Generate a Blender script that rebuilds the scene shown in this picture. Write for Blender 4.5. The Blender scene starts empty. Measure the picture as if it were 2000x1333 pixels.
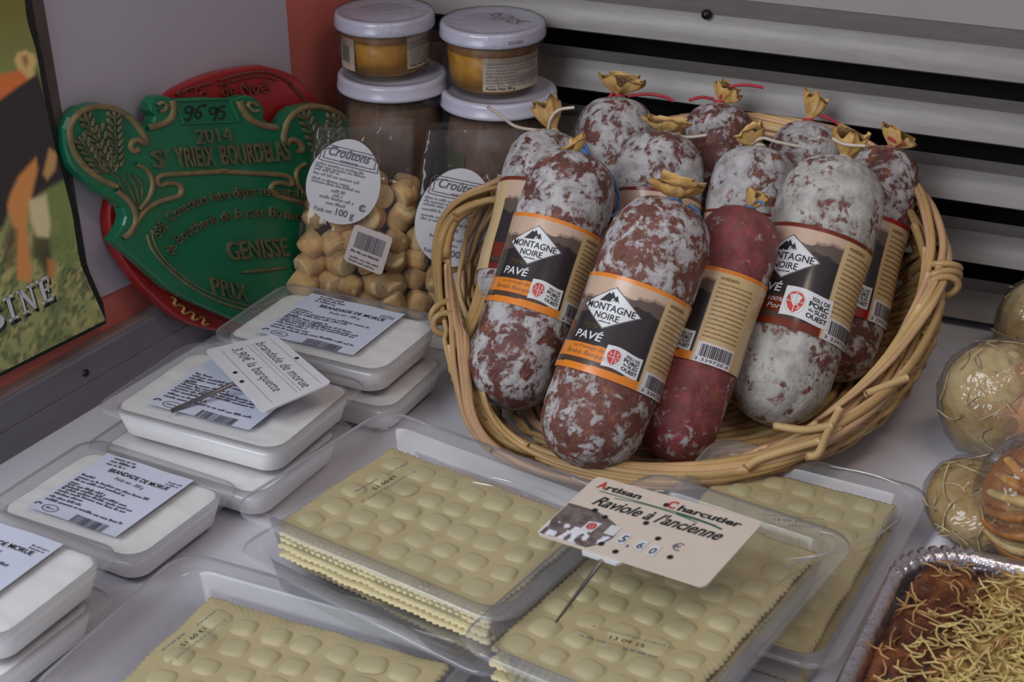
import bpy, bmesh, math, random
import numpy as np
from mathutils import Vector, Matrix, noise as mnoise

# ------------------------------------------------------------------ camera, light, exposure
scene = bpy.context.scene
COL = scene.collection
FPX = 3200.0                       # focal length in pixels of the 2000 px wide frame
PITCH = math.radians(26.8)
DIST = 0.95
CAM = np.array([0.0, -DIST * math.cos(PITCH), DIST * math.sin(PITCH)])
FW = np.array([0.0, math.cos(PITCH), -math.sin(PITCH)])
UP = np.array([0.0, math.sin(PITCH), math.cos(PITCH)])

cam_data = bpy.data.cameras.new('camera')
cam_data.sensor_width = 36.0
cam_data.lens = FPX / 2000.0 * 36.0
cam_data.clip_start = 0.01
cam_data.dof.use_dof = True
cam_data.dof.focus_distance = 0.86
cam_data.dof.aperture_fstop = 22.0
cam = bpy.data.objects.new('camera', cam_data)
COL.objects.link(cam)
cam.location = CAM.tolist()
cam.rotation_euler = (math.pi / 2 - PITCH, 0, 0)
scene.camera = cam

world = bpy.data.worlds.new('overcast_sky')
scene.world = world
world.use_nodes = True
wbg = world.node_tree.nodes['Background']
wbg.inputs['Color'].default_value = (0.86, 0.86, 1.0, 1)
wbg.inputs['Strength'].default_value = 0.36

def area_light(name, loc, target, size, size_y, energy, color):
    d = bpy.data.lights.new(name, 'AREA')
    d.shape = 'RECTANGLE'
    d.size = size
    d.size_y = size_y
    d.energy = energy
    d.color = color
    o = bpy.data.objects.new(name, d)
    COL.objects.link(o)
    o.location = loc
    o.rotation_euler = (Vector(target) - Vector(loc)).to_track_quat('-Z', 'Y').to_euler()
    return o

# the open front of the stall: soft daylight from behind and beside the camera
area_light('stall_opening_daylight', (-0.95, -0.98, 0.92), (-0.12, -0.20, 0.0), 1.1, 0.9, 21.0, (0.88, 0.94, 1.0))
area_light('added_warm_fill', (0.30, -0.45, 0.84), (0.08, -0.08, 0.05), 0.40, 0.12, 1.3, (1.0, 0.84, 0.70))  # warm fill light added over the counter, no lamp is seen there

scene.view_settings.view_transform = 'Standard'
scene.view_settings.look = 'None'
scene.view_settings.gamma = 1.0
scene.view_settings.use_curve_mapping = False
scene.view_settings.exposure = -0.15
scene.cycles.transparent_max_bounces = 32
scene.cycles.max_bounces = 10

# ------------------------------------------------------------------ geometry helpers
def A(*v):
    return np.array(v, dtype=float)

def ray(x, y):
    return FW + A(1, 0, 0) * (x - 1000.0) / FPX + UP * (666.5 - y) / FPX

def onz(x, y, z=0.0):
    """the point at height z seen at photo position x, y"""
    d = ray(x, y)
    return CAM + d * ((z - CAM[2]) / d[2])

def ony(x, y, Y):
    """the point at depth Y seen at photo position x, y"""
    d = ray(x, y)
    return CAM + d * ((Y - CAM[1]) / d[1])

def onpl(x, y, p0, n):
    d = ray(x, y)
    return CAM + d * (np.dot(np.asarray(p0) - CAM, n) / np.dot(d, n))

def unit(v):
    v = np.asarray(v, float)
    return v / (np.linalg.norm(v) + 1e-12)

def lin(c):
    c = np.asarray(c, float) / 255.0
    return np.where(c <= 0.04045, c / 12.92, ((c + 0.055) / 1.055) ** 2.4)

def S(r, g, b, k=1.6):
    """albedo of a thing that the photograph shows as r, g, b"""
    v = np.clip(lin((r, g, b)) * k, 0.001, 0.9)
    return (float(v[0]), float(v[1]), float(v[2]), 1.0)

class MB:
    """collects vertices and faces of one mesh, in world or local coordinates"""
    def __init__(self):
        self.v = []
        self.f = []
        self.c = None

    def add(self, verts, faces):
        o = len(self.v)
        self.v.extend([tuple(map(float, p)) for p in verts])
        self.f.extend([tuple(i + o for i in f) for f in faces])
        return self

    def grid(self, P, closed_u=False, closed_v=False, flip=False):
        """P: array (nu, nv, 3)"""
        nu, nv = P.shape[:2]
        fs = []
        for i in range(nu if closed_u else nu - 1):
            i2 = (i + 1) % nu
            for j in range(nv if closed_v else nv - 1):
                j2 = (j + 1) % nv
                q = (i * nv + j, i2 * nv + j, i2 * nv + j2, i * nv + j2)
                fs.append(q[::-1] if flip else q)
        return self.add(P.reshape(-1, 3), fs)

    def box(self, lo, hi):
        x0, y0, z0 = lo
        x1, y1, z1 = hi
        v = [(x0, y0, z0), (x1, y0, z0), (x1, y1, z0), (x0, y1, z0), (x0, y0, z1), (x1, y0, z1), (x1, y1, z1), (x0, y1, z1)]
        return self.add(v, [(3, 2, 1, 0), (4, 5, 6, 7), (0, 1, 5, 4), (1, 2, 6, 5), (2, 3, 7, 6), (3, 0, 4, 7)])

    def tube(self, pts, rad, n=8, caps=True, flat=1.0):
        pts = np.asarray(pts, float)
        m = len(pts)
        rad = np.broadcast_to(np.asarray(rad, float), (m,))
        tan = np.gradient(pts, axis=0)
        ref = A(0, 0, 1) if abs(unit(tan[0])[2]) < 0.9 else A(1, 0, 0)
        a = unit(np.cross(unit(tan[0]), ref))
        rings = []
        for i in range(m):
            t = unit(tan[i])
            a = unit(a - t * np.dot(a, t))
            b = np.cross(t, a)
            th = np.arange(n) * 2 * math.pi / n
            rings.append(pts[i] + rad[i] * (np.cos(th)[:, None] * a + flat * np.sin(th)[:, None] * b))
        o = len(self.v)
        self.grid(np.array(rings), closed_v=True, flip=True)
        if caps:
            self.f.append(tuple(o + k for k in range(n)))
            self.f.append(tuple(o + (m - 1) * n + k for k in reversed(range(n))))
        return self

    def lathe(self, prof, c=(0, 0, 0), n=48, ax=None):
        """prof: [(r, h)] from bottom to top about axis through c"""
        th = np.arange(n) * 2 * math.pi / n
        if ax is None:
            ex, ey, ez = A(1, 0, 0), A(0, 1, 0), A(0, 0, 1)
        else:
            ex, ey, ez = ax
        c = np.asarray(c, float)
        P = np.array([[c + r * (math.cos(t) * ex + math.sin(t) * ey) + h * ez for t in th] for r, h in prof])
        return self.grid(P, closed_v=True, flip=True)

    def prism(self, loop, off):
        """closed loop of 3D points extruded by vector off"""
        n = len(loop)
        loop = [np.asarray(p, float) for p in loop]
        v = loop + [p + off for p in loop]
        f = [tuple(range(n))[::-1], tuple(range(n, 2 * n))]
        f += [(i, (i + 1) % n, (i + 1) % n + n, i + n) for i in range(n)]
        return self.add(v, f)

    def mesh(self, name, mat, smooth=True, origin=(0, 0, 0)):
        me = bpy.data.meshes.new(name)
        o = np.asarray(origin, float)
        me.from_pydata([(p[0] - o[0], p[1] - o[1], p[2] - o[2]) for p in self.v], [], self.f)
        if self.c is not None:
            at = me.color_attributes.new('print_colour', 'FLOAT_COLOR', 'POINT')
            at.data.foreach_set('color', np.asarray(self.c, dtype=np.float32).ravel())
        if smooth:
            me.polygons.foreach_set('use_smooth', [True] * len(me.polygons))
        me.materials.append(mat)
        me.update()
        return me

    def build(self, name, mat, parent=None, smooth=True, label=None, world_pts=True, kind=None, autosmooth=None):
        origin = root_loc(parent) if (parent is not None and world_pts) else (0, 0, 0)
        ob = bpy.data.objects.new(name, self.mesh(name, mat, smooth, origin))
        COL.objects.link(ob)
        if parent is not None:
            ob.parent = parent
        if label:
            ob['label'] = label
        if kind:
            ob['kind'] = kind
        if autosmooth is not None:
            ob.data.set_sharp_from_angle(angle=math.radians(autosmooth))
        return ob

def root_loc(p):
    v = Vector((0, 0, 0))
    while p is not None:
        v += p.location
        p = p.parent
    return tuple(v)

def tag(o, label, cat, group=None):
    o['label'] = label
    o['category'] = cat
    if group:
        o['group'] = group
    return o

def thing(name, label, cat, loc=(0, 0, 0), rotz=0.0, group=None):
    o = bpy.data.objects.new(name, None)
    o.empty_display_size = 0.01
    COL.objects.link(o)
    o.location = tuple(map(float, loc))
    o.rotation_euler = (0, 0, rotz)
    return tag(o, label, cat, group)

def struct(o):
    o['kind'] = 'structure'
    return o

def rrect(hx, hy, r, n=6):
    """rounded rectangle loop, counter-clockwise, 4*(n+1) points"""
    r = min(r, hx * 0.99, hy * 0.99)
    out = []
    for cx, cy, a0 in ((hx - r, hy - r, 0), (-hx + r, hy - r, 90), (-hx + r, -hy + r, 180), (hx - r, -hy + r, 270)):
        for k in range(n + 1):
            a = math.radians(a0 + 90.0 * k / n)
            out.append((cx + r * math.cos(a), cy + r * math.sin(a)))
    return np.array(out)

def loops3(loops, zs):
    return np.array([np.column_stack([l, np.full(len(l), z)]) for l, z in zip(loops, zs)])

def smooth_curve(pts, n=40):
    """Catmull-Rom through pts"""
    p = np.asarray(pts, float)
    p = np.vstack([2 * p[0] - p[1], p, 2 * p[-1] - p[-2]])
    out = []
    m = len(p) - 3
    for s in np.linspace(0, m, n):
        i = min(int(s), m - 1)
        t = s - i
        a, b, c, d = p[i:i + 4]
        out.append(0.5 * ((2 * b) + (c - a) * t + (2 * a - 5 * b + 4 * c - d) * t * t + (3 * b - a - 3 * c + d) * t ** 3))
    return np.array(out)

def nz(x, y=0.0, z=0.0):
    return mnoise.noise(Vector((x, y, z)))

# ------------------------------------------------------------------ lettering
_tc = {}
def text_mesh(s, bold=0.0, shear=0.0, extrude=0.0, bevel=0.0, spacing=1.0):
    key = (s, bold, shear, extrude, bevel, spacing)
    if key in _tc:
        return _tc[key]
    cu = bpy.data.curves.new('lettering', 'FONT')
    cu.body = s
    cu.size = 1.0
    cu.shear = shear
    cu.offset = bold
    cu.extrude = extrude
    cu.bevel_depth = bevel
    cu.bevel_resolution = 1
    cu.resolution_u = 3
    cu.space_character = spacing
    o = bpy.data.objects.new('lettering', cu)
    COL.objects.link(o)
    dg = bpy.context.evaluated_depsgraph_get()
    dg.update()
    me = o.evaluated_get(dg).to_mesh()
    v = np.empty(len(me.vertices) * 3)
    me.vertices.foreach_get('co', v)
    v = v.reshape(-1, 3).copy()
    f = [tuple(p.vertices) for p in me.polygons]
    bpy.data.objects.remove(o)
    bpy.data.curves.remove(cu)
    if len(v):
        v[:, 0] -= v[:, 0].min()
    _tc[key] = (v, f)
    return v, f

def put_text(mb, s, fn, x, y, h, w=None, align='l', **kw):
    """letters with cap height h, baseline start x, y in the 2D frame that fn maps to space"""
    v, f = text_mesh(s, **kw)
    if not len(v):
        return
    sc = h / 0.73
    sx = sc if w is None else w / max(v[:, 0].max(), 1e-6)
    W = v[:, 0].max() * sx
    ox = {'l': 0, 'c': -W / 2, 'r': -W}[align]
    mb.add([fn(x + ox + p[0] * sx, y + p[1] * sc, p[2] * sc) for p in v], f)

def put_quad(mb, fn, x0, y0, x1, y1, nx=1, ny=1):
    P = np.array([[fn(x0 + (x1 - x0) * i / nx, y0 + (y1 - y0) * j / ny, 0.0) for j in range(ny + 1)] for i in range(nx + 1)])
    mb.grid(P)

def put_small_print(mb, fn, x, y, w, h, rng, density=0.92):
    """a line of print too fine to read: one little mark per letter"""
    cx = x
    while cx < x + w * density:
        k = rng.randint(2, 8)
        for _ in range(k):
            lw = h * rng.uniform(0.35, 0.6)
            if cx + lw > x + w:
                return
            top = h * rng.choice((0.62, 0.62, 0.62, 1.0))
            put_quad(mb, fn, cx, y, cx + lw, y + top)
            cx += lw + h * 0.14
        cx += h * 0.45

def put_barcode(mb, fn, x, y, w, h, rng):
    cx = x
    while cx < x + w:
        b = w * rng.choice((0.012, 0.02, 0.03))
        put_quad(mb, fn, cx, y, min(cx + b, x + w), y + h)
        cx += b + w * rng.choice((0.012, 0.018, 0.028))

def put_stroke(mb, fn, pts, wd, n=24):
    """a flat pen stroke of width wd along 2D pts"""
    p = smooth_curve(np.asarray(pts, float), n)
    t = np.gradient(p, axis=0)
    t /= np.linalg.norm(t, axis=1)[:, None] + 1e-9
    nn = np.column_stack([-t[:, 1], t[:, 0]]) * wd / 2
    P = np.array([[fn(*(p[i] - nn[i]), 0.0), fn(*(p[i] + nn[i]), 0.0)] for i in range(n)])
    mb.grid(P)

def put_ring(mb, fn, cx, cy, rx, ry, wd, n=28, a0=0, a1=360):
    P = []
    for k in range(n + 1):
        a = math.radians(a0 + (a1 - a0) * k / n)
        P.append([fn(cx + (rx - wd) * math.cos(a), cy + (ry - wd) * math.sin(a), 0.0), fn(cx + rx * math.cos(a), cy + ry * math.sin(a), 0.0)])
    mb.grid(np.array(P), flip=True)

# ------------------------------------------------------------------ materials
def _nodes(name):
    m = bpy.data.materials.new(name)
    m.use_nodes = True
    nt = m.node_tree
    nt.nodes.clear()
    out = nt.nodes.new('ShaderNodeOutputMaterial')
    return m, nt, out

def _coord(nt, scale=1.0, off=(0, 0, 0), stretch=(1, 1, 1)):
    tc = nt.nodes.new('ShaderNodeTexCoord')
    mp = nt.nodes.new('ShaderNodeMapping')
    mp.inputs['Location'].default_value = off
    mp.inputs['Scale'].default_value = stretch
    nt.links.new(tc.outputs['Object'], mp.inputs['Vector'])
    return mp.outputs['Vector']

def _noise(nt, vec, scale, detail=3.0, rough=0.55, dist=0.0):
    n = nt.nodes.new('ShaderNodeTexNoise')
    n.inputs['Scale'].default_value = scale
    n.inputs['Detail'].default_value = detail
    n.inputs['Roughness'].default_value = rough
    n.inputs['Distortion'].default_value = dist
    nt.links.new(vec, n.inputs['Vector'])
    return n.outputs['Fac']

def _ramp(nt, fac, stops):
    r = nt.nodes.new('ShaderNodeValToRGB')
    el = r.color_ramp.elements
    el[0].position, el[0].color = stops[0]
    el[1].position, el[1].color = stops[-1]
    for p, c in stops[1:-1]:
        e = el.new(p)
        e.color = c
    nt.links.new(fac, r.inputs['Fac'])
    return r.outputs['Color']

def _mix(nt, fac, a, b):
    m = nt.nodes.new('ShaderNodeMix')
    m.data_type = 'RGBA'
    for s, v in ((m.inputs['Factor'], fac), (m.inputs['A'], a), (m.inputs['B'], b)):
        if isinstance(v, bpy.types.NodeSocket):
            nt.links.new(v, s)
        else:
            s.default_value = v
    return m.outputs['Result']

def _bump(nt, h, strength=0.3, dist=0.001):
    b = nt.nodes.new('ShaderNodeBump')
    b.inputs['Strength'].default_value = strength
    b.inputs['Distance'].default_value = dist
    nt.links.new(h, b.inputs['Height'])
    return b.outputs['Normal']

def _bsdf(nt, out, rough=0.5, metal=0.0, spec=0.5, coat=0.0, sss=0.0):
    b = nt.nodes.new('ShaderNodeBsdfPrincipled')
    b.inputs['Roughness'].default_value = rough
    b.inputs['Metallic'].default_value = metal
    b.inputs['Specular IOR Level'].default_value = spec
    b.inputs['Coat Weight'].default_value = coat
    b.inputs['Coat Roughness'].default_value = 0.12
    b.inputs['Subsurface Weight'].default_value = sss
    b.inputs['Subsurface Radius'].default_value = (0.004, 0.003, 0.002)
    nt.links.new(b.outputs[0], out.inputs['Surface'])
    return b

def plain(name, col, rough=0.5, metal=0.0, spec=0.5, coat=0.0, var=0.12, vscale=60.0, bump=0.0, bscale=200.0, stretch=(1, 1, 1), bdist=0.0006, sss=0.0):
    """one colour with a little procedural variation and relief"""
    m, nt, out = _nodes(name)
    b = _bsdf(nt, out, rough, metal, spec, coat, sss)
    vec = _coord(nt, stretch=stretch)
    n = _noise(nt, vec, vscale, 4.0)
    lo = tuple(max(0, c * (1 - var)) for c in col[:3]) + (1,)
    hi = tuple(min(1, c * (1 + var)) for c in col[:3]) + (1,)
    nt.links.new(_ramp(nt, n, [(0.3, lo), (0.7, hi)]), b.inputs['Base Color'])
    if bump > 0:
        nt.links.new(_bump(nt, _noise(nt, vec, bscale, 4.0), bump, bdist), b.inputs['Normal'])
    return m

def printed(name, rough=0.35, coat=0.0, bump=0.0, spec=0.4):
    """flat print held as a colour per point of the sheet"""
    m, nt, out = _nodes(name)
    b = _bsdf(nt, out, rough, 0.0, spec, coat)
    a = nt.nodes.new('ShaderNodeVertexColor')
    a.layer_name = 'print_colour'
    nt.links.new(a.outputs['Color'], b.inputs['Base Color'])
    return m

def film(name, tint=(0.95, 0.95, 0.96, 1), lo=0.04, hi=0.5, rough=0.06, bump=0.0, bscale=60.0, haze=0.03, hazecol=(0.8, 0.8, 0.82, 1), stretch=(1, 1, 1), bdist=0.001):
    """thin clear plastic: see-through, glossy at grazing angles, faintly milky"""
    m, nt, out = _nodes(name)
    tr = nt.nodes.new('ShaderNodeBsdfTransparent')
    tr.inputs['Color'].default_value = tint
    gl = nt.nodes.new('ShaderNodeBsdfGlossy')
    gl.inputs['Roughness'].default_value = rough
    df = nt.nodes.new('ShaderNodeBsdfDiffuse')
    df.inputs['Color'].default_value = hazecol
    lw = nt.nodes.new('ShaderNodeLayerWeight')
    lw.inputs['Blend'].default_value = 0.25
    mr = nt.nodes.new('ShaderNodeMapRange')
    mr.inputs['To Min'].default_value = lo
    mr.inputs['To Max'].default_value = hi
    nt.links.new(lw.outputs['Fresnel'], mr.inputs['Value'])
    m1 = nt.nodes.new('ShaderNodeMixShader')
    m1.inputs[0].default_value = haze
    nt.links.new(tr.outputs[0], m1.inputs[1])
    nt.links.new(df.outputs[0], m1.inputs[2])
    m2 = nt.nodes.new('ShaderNodeMixShader')
    nt.links.new(mr.outputs[0], m2.inputs[0])
    nt.links.new(m1.outputs[0], m2.inputs[1])
    nt.links.new(gl.outputs[0], m2.inputs[2])
    nt.links.new(m2.outputs[0], out.inputs['Surface'])
    if bump > 0:
        vec = _coord(nt, stretch=stretch)
        nn = _bump(nt, _noise(nt, vec, bscale, 3.0, 0.6, 0.6), bump, bdist)
        for s in (gl, lw, df):
            nt.links.new(nn, s.inputs['Normal'])
    return m

def salami_mat(name, mold, seed, red=(0.105, 0.014, 0.014), brown=(0.105, 0.034, 0.022), moldcol=(0.52, 0.495, 0.50)):
    """cured meat seen through its casing, with lean and fat, under patches of white bloom"""
    m, nt, out = _nodes(name)
    b = _bsdf(nt, out, 0.5, 0.0, 0.4)
    vec = _coord(nt, off=(seed * 1.7, seed * 0.9, seed * 2.3))
    n1 = _noise(nt, vec, 110.0, 3.0, 0.55, 0.1)
    meat = _ramp(nt, n1, [(0.32, red[:3] + (1,)), (0.47, brown[:3] + (1,)), (0.58, (red[0] * 1.5, red[1] * 2.4, red[2] * 2.2, 1)), (0.70, (0.24, 0.085, 0.04, 1))])
    n2 = _noise(nt, vec, 105.0, 9.0, 0.68, 0.35)
    n3 = _noise(nt, vec, 420.0, 4.0, 0.65)
    n5 = _noise(nt, vec, 26.0, 2.0, 0.5)
    mm = nt.nodes.new('ShaderNodeMath'); mm.operation = 'MULTIPLY_ADD'
    nt.links.new(n3, mm.inputs[0]); mm.inputs[1].default_value = 0.22
    nt.links.new(n2, mm.inputs[2])
    m5 = nt.nodes.new('ShaderNodeMath'); m5.operation = 'MULTIPLY_ADD'
    nt.links.new(n5, m5.inputs[0]); m5.inputs[1].default_value = 0.32
    nt.links.new(mm.outputs[0], m5.inputs[2])
    t = 0.775 + 0.32 * (0.5 - mold)
    mask = _ramp(nt, m5.outputs[0], [(t - 0.035, (0, 0, 0, 1)), (t + 0.01, (0.6, 0.6, 0.6, 1)), (t + 0.06, (1, 1, 1, 1))])
    dust = _ramp(nt, n3, [(0.40, (0.02, 0.02, 0.02, 1)), (0.75, (0.05 + 0.18 * mold,) * 3 + (1,))])
    c1 = _mix(nt, dust, meat, tuple(c * 0.7 for c in moldcol) + (1,))
    n4 = _noise(nt, vec, 130.0, 5.0)
    mc = _ramp(nt, n4, [(0.32, tuple(c * 0.60 for c in moldcol) + (1,)), (0.60, moldcol + (1,))])
    c2 = _mix(nt, mask, c1, mc)
    nt.links.new(c2, b.inputs['Base Color'])
    nt.links.new(_bump(nt, mm.outputs[0], 0.75, 0.0022), b.inputs['Normal'])
    rr = _ramp(nt, mask, [(0.0, (0.36, 0.36, 0.36, 1)), (1.0, (0.85, 0.85, 0.85, 1))])
    nt.links.new(rr, b.inputs['Roughness'])
    return m
# ------------------------------------------------------------------ the setting
M = {}
M['counter'] = plain('counter_laminate', (0.66, 0.645, 0.70, 1), 0.42, var=0.05, vscale=9, bump=0.04, bscale=500)
M['red_board'] = plain('red_painted_board', (0.62, 0.16, 0.125, 1), 0.38, var=0.08, vscale=8)
M['lilac_panel'] = plain('lilac_grey_panel', (0.47, 0.43, 0.49, 1), 0.55, var=0.05, vscale=5)
M['brown_strip'] = plain('brown_metal_strip', (0.10, 0.075, 0.072, 1), 0.45, metal=0.3, var=0.35, vscale=25)
M['ledge'] = plain('grey_anodised_ledge', (0.20, 0.185, 0.215, 1), 0.40, metal=0.25, var=0.15, vscale=12, stretch=(1, 1, 6))
M['ledge_edge'] = plain('worn_ledge_edge', (0.30, 0.25, 0.235, 1), 0.4, metal=0.3, var=0.25, vscale=30)
M['steel'] = plain('brushed_louvre_metal', (0.20, 0.183, 0.177, 1), 0.50, metal=0.5, var=0.10, vscale=40, stretch=(1, 1, 8), bump=0.05, bscale=300)
M['panel_metal'] = plain('grey_enamel_panel', (0.29, 0.265, 0.26, 1), 0.5, var=0.05, vscale=6)
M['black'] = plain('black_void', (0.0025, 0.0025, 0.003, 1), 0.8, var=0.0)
M['screw'] = plain('black_screw_metal', (0.02, 0.018, 0.018, 1), 0.35, metal=0.6)
M['ink'] = plain('black_ink', (0.012, 0.012, 0.015, 1), 0.6, var=0.0)
M['grey_ink'] = plain('grey_ink', (0.10, 0.10, 0.13, 1), 0.6, var=0.0)
M['pale_ink'] = plain('pale_grey_ink', (0.24, 0.24, 0.27, 1), 0.6, var=0.0)

mb = MB()
mb.box((-0.75, -0.85, -0.03), (0.75, 0.45, 0.0))
o = mb.build('display_counter', M['counter'], smooth=False)
tag(o, 'pale grey laminate display counter that all the food stands on', 'counter')

LW = unit(A(0.5009, 0.8655, 0))
LN = A(0.8655, -0.5009, 0)
LN = unit(LN)
WA = A(-0.2594, -0.1183, 0.0)
BU = unit(A(0.919, -0.394, 0))
BN = unit(A(-0.394, -0.919, 0))
WB = A(0.2527, 0.0364, 0.0)
# where the two walls meet
_t = np.linalg.solve(np.array([[LW[0], -BU[0]], [LW[1], -BU[1]]]), (WB - WA)[:2])
CORNER = WA + LW * _t[0]
SC = _t[0]

def lwp(s, z, d=0.0):
    return WA + LW * s + LN * d + A(0, 0, z)

def lpx(x, y, d=0.0):
    return onpl(x, y, WA + LN * d, LN)

# unseen slabs overhead and at right, added to keep daylight to the front
M['light_blocker'] = plain('grey_light_blocker', (0.16, 0.15, 0.15, 1), 0.8, var=0.05, vscale=4)
mb = MB(); mb.box((-0.75, -0.42, 0.86), (0.95, 0.60, 0.88)); struct(mb.build('added_blocker_top', M['light_blocker'], smooth=False))
mb = MB(); mb.box((0.66, -0.60, 0.0), (0.68, 0.60, 0.86)); struct(mb.build('added_blocker_right', M['light_blocker'], smooth=False))

# left wall: red board with a lilac sheet screwed on it
mb = MB()
mb.prism([lwp(-0.17, 0.0), lwp(SC, 0.0), lwp(SC, 0.32), lwp(-0.17, 0.32)], -LN * 0.02)
wl = struct(mb.build('wall_left', M['red_board'], smooth=False))
mb = MB()
b0, b1 = lpx(188, 581), lpx(290, 535)
bd = unit(b1 - b0)
top_r = lpx(552, 0)
right_b = lpx(572, 260)
rd = unit(right_b - top_r)
def isect(p, d, q, e):
    k = np.linalg.lstsq(np.column_stack([d, -e]), q - p, rcond=None)[0]
    return p + d * k[0]
cr = isect(b0, bd, top_r, rd)
far = b0 - bd * 0.22
loop = [far, cr, cr - rd * 0.25, far + (-rd * 0.25)]
mb.prism([p + LN * 0.0001 for p in loop], LN * 0.0022)
mb.build('wall_panel', M['lilac_panel'], wl, smooth=False)
mb = MB()
loop = [lpx(158, 592, .0023), lpx(174, 586, .0023), lpx(76, 0, .0023), lpx(40, -210, .0023), lpx(16, -210, .0023), lpx(53, 0, .0023)]
mb.prism(loop, LN * 0.003)
mb.build('edge_strip', M['brown_strip'], wl, smooth=False)

# metal ledge along the foot of the left wall
def extr(profile, s0, s1):
    mb = MB()
    mb.prism([lwp(s0, z, d) for d, z in profile], LW * (s1 - s0))
    return mb
lg = extr([(0.0002, 0.0156), (0.0103, 0.0156), (0.0103, 0.0305), (0.0090, 0.032), (0.0002, 0.032)], -0.17, SC - 0.02).build('trim_1', M['ledge'], smooth=False)
struct(lg)
extr([(0.0002, 0.0002), (0.0112, 0.0002), (0.0112, 0.0150), (0.0104, 0.0154), (0.0002, 0.0154)], -0.17, SC - 0.02).build('lower_rail', M['ledge'], lg, smooth=False)
extr([(0.0003, 0.0321), (0.0086, 0.0321), (0.0086, 0.0327), (0.0003, 0.0327)], -0.17, SC - 0.02).build('top_strip', M['ledge_edge'], lg, smooth=False)
mb = MB()
c = onpl(167, 729, WA + LN * 0.0103, LN)
mb.lathe([(0.0001, 0.0018), (0.0012, 0.0016), (0.0019, 0.0009), (0.0021, 0.0)][::-1], c, 16, (LW, A(0, 0, 1), LN))
mb.build('screw', M['screw'], lg)

# back wall: metal louvres in front of a dark space
def bwp(s, z, d=0.0):
    return WB + BU * s + BN * d + A(0, 0, z)
S0 = float(np.dot(CORNER - WB, BU)) - 0.004
S1 = 0.45
zl = [float(onpl(1980, y, WB + BN * 0.014, BN)[2]) for y in (640, 522, 409, 287, 160)]
pitch = (zl[4] - zl[0]) / 4
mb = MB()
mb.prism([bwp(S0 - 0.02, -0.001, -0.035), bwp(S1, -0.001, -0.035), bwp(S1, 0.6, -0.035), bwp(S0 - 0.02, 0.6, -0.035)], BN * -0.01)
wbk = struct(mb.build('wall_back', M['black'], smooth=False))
def slat(profile, name, mat, parent):
    mb = MB()
    P = np.array([[bwp(s, z, d) for d, z in profile] for s in (S0, S1)])
    mb.grid(P)
    back = [(d - 0.0009, z) for d, z in profile]
    P2 = np.array([[bwp(s, z, d) for d, z in back] for s in (S0, S1)])
    mb.grid(P2, flip=True)
    n = len(profile)
    o = len(mb.v) - 4 * n
    for k in range(n - 1):
        mb.f.append((o + k, o + k + 1, o + 2 * n + k + 1, o + 2 * n + k))
        mb.f.append((o + n + k + 1, o + n + k, o + 3 * n + k, o + 3 * n + k + 1))
    mb.f.append((o, o + 2 * n, o + 3 * n, o + n))
    mb.f.append((o + n - 1, o + 2 * n - 1, o + 4 * n - 1, o + 3 * n - 1))
    return mb.build(name, mat, parent, smooth=True, autosmooth=25)
for k in range(5):
    z0 = zl[0] + k * pitch
    prof = [(0.0125, z0 - 0.0012), (0.0142, z0), (0.0118, z0 + 0.09 * pitch), (0.0092, z0 + 0.20 * pitch), (0.0074, z0 + 0.32 * pitch), (0.0066, z0 + 0.455 * pitch), (0.0072, z0 + 0.460 * pitch), (0.0092, z0 + 0.660 * pitch)]
    if k < 4:
        slat(prof, 'slat', M['steel'], wbk)
    else:
        slat(prof[:-1] + [(0.0086, z0 + 0.75 * pitch)], 'slat', M['steel'], wbk)
zt = zl[0] + 4 * pitch + 0.755 * pitch
mb = MB()
mb.prism([bwp(S0, zt, 0.0086), bwp(S1, zt, 0.0086), bwp(S1, 0.5, 0.0086), bwp(S0, 0.5, 0.0086)], BN * -0.012)
mb.build('wall_panel', M['panel_metal'], wbk, smooth=False)
mb = MB()
c = onpl(1380, 28, WB + BN * 0.0085, BN)
mb.lathe([(0.0001, 0.0034), (0.0018, 0.0029), (0.0028, 0.0016), (0.0031, 0.0)][::-1], c, 18, (BU, A(0, 0, 1), BN))
mb.build('screw', M['screw'], wbk)

# ------------------------------------------------------------------ poster with the cow, on the left wall
def poly_mask(X, Y, poly, soft):
    """1 inside, fading over soft pixels"""
    poly = np.asarray(poly, float)
    inside = np.zeros(X.shape, bool)
    dist = np.full(X.shape, 1e9)
    for (x0, y0), (x1, y1) in zip(poly, np.roll(poly, -1, axis=0)):
        cond = ((y0 > Y) != (y1 > Y))
        with np.errstate(divide='ignore', invalid='ignore'):
            xi = (x1 - x0) * (Y - y0) / (y1 - y0 + 1e-9) + x0
        inside ^= cond & (X < xi)
        dx, dy = x1 - x0, y1 - y0
        t = np.clip(((X - x0) * dx + (Y - y0) * dy) / (dx * dx + dy * dy + 1e-9), 0, 1)
        dist = np.minimum(dist, np.hypot(X - x0 - t * dx, Y - y0 - t * dy))
    sd = np.where(inside, dist, -dist)
    return np.clip(0.5 + sd / soft, 0, 1)

_rs = np.random.RandomState(4)
def vnoise(X, Y, cell, seed=0):
    rs = np.random.RandomState(seed)
    G = rs.rand(64, 64)
    x, y = X / cell, Y / cell
    xi, yi = np.floor(x).astype(int), np.floor(y).astype(int)
    fx, fy = x - xi, y - yi
    fx, fy = fx * fx * (3 - 2 * fx), fy * fy * (3 - 2 * fy)
    g = lambda a, b: G[a % 64, b % 64]
    return (g(xi, yi) * (1 - fx) + g(xi + 1, yi) * fx) * (1 - fy) + (g(xi, yi + 1) * (1 - fx) + g(xi + 1, yi + 1) * fx) * fy

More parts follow.
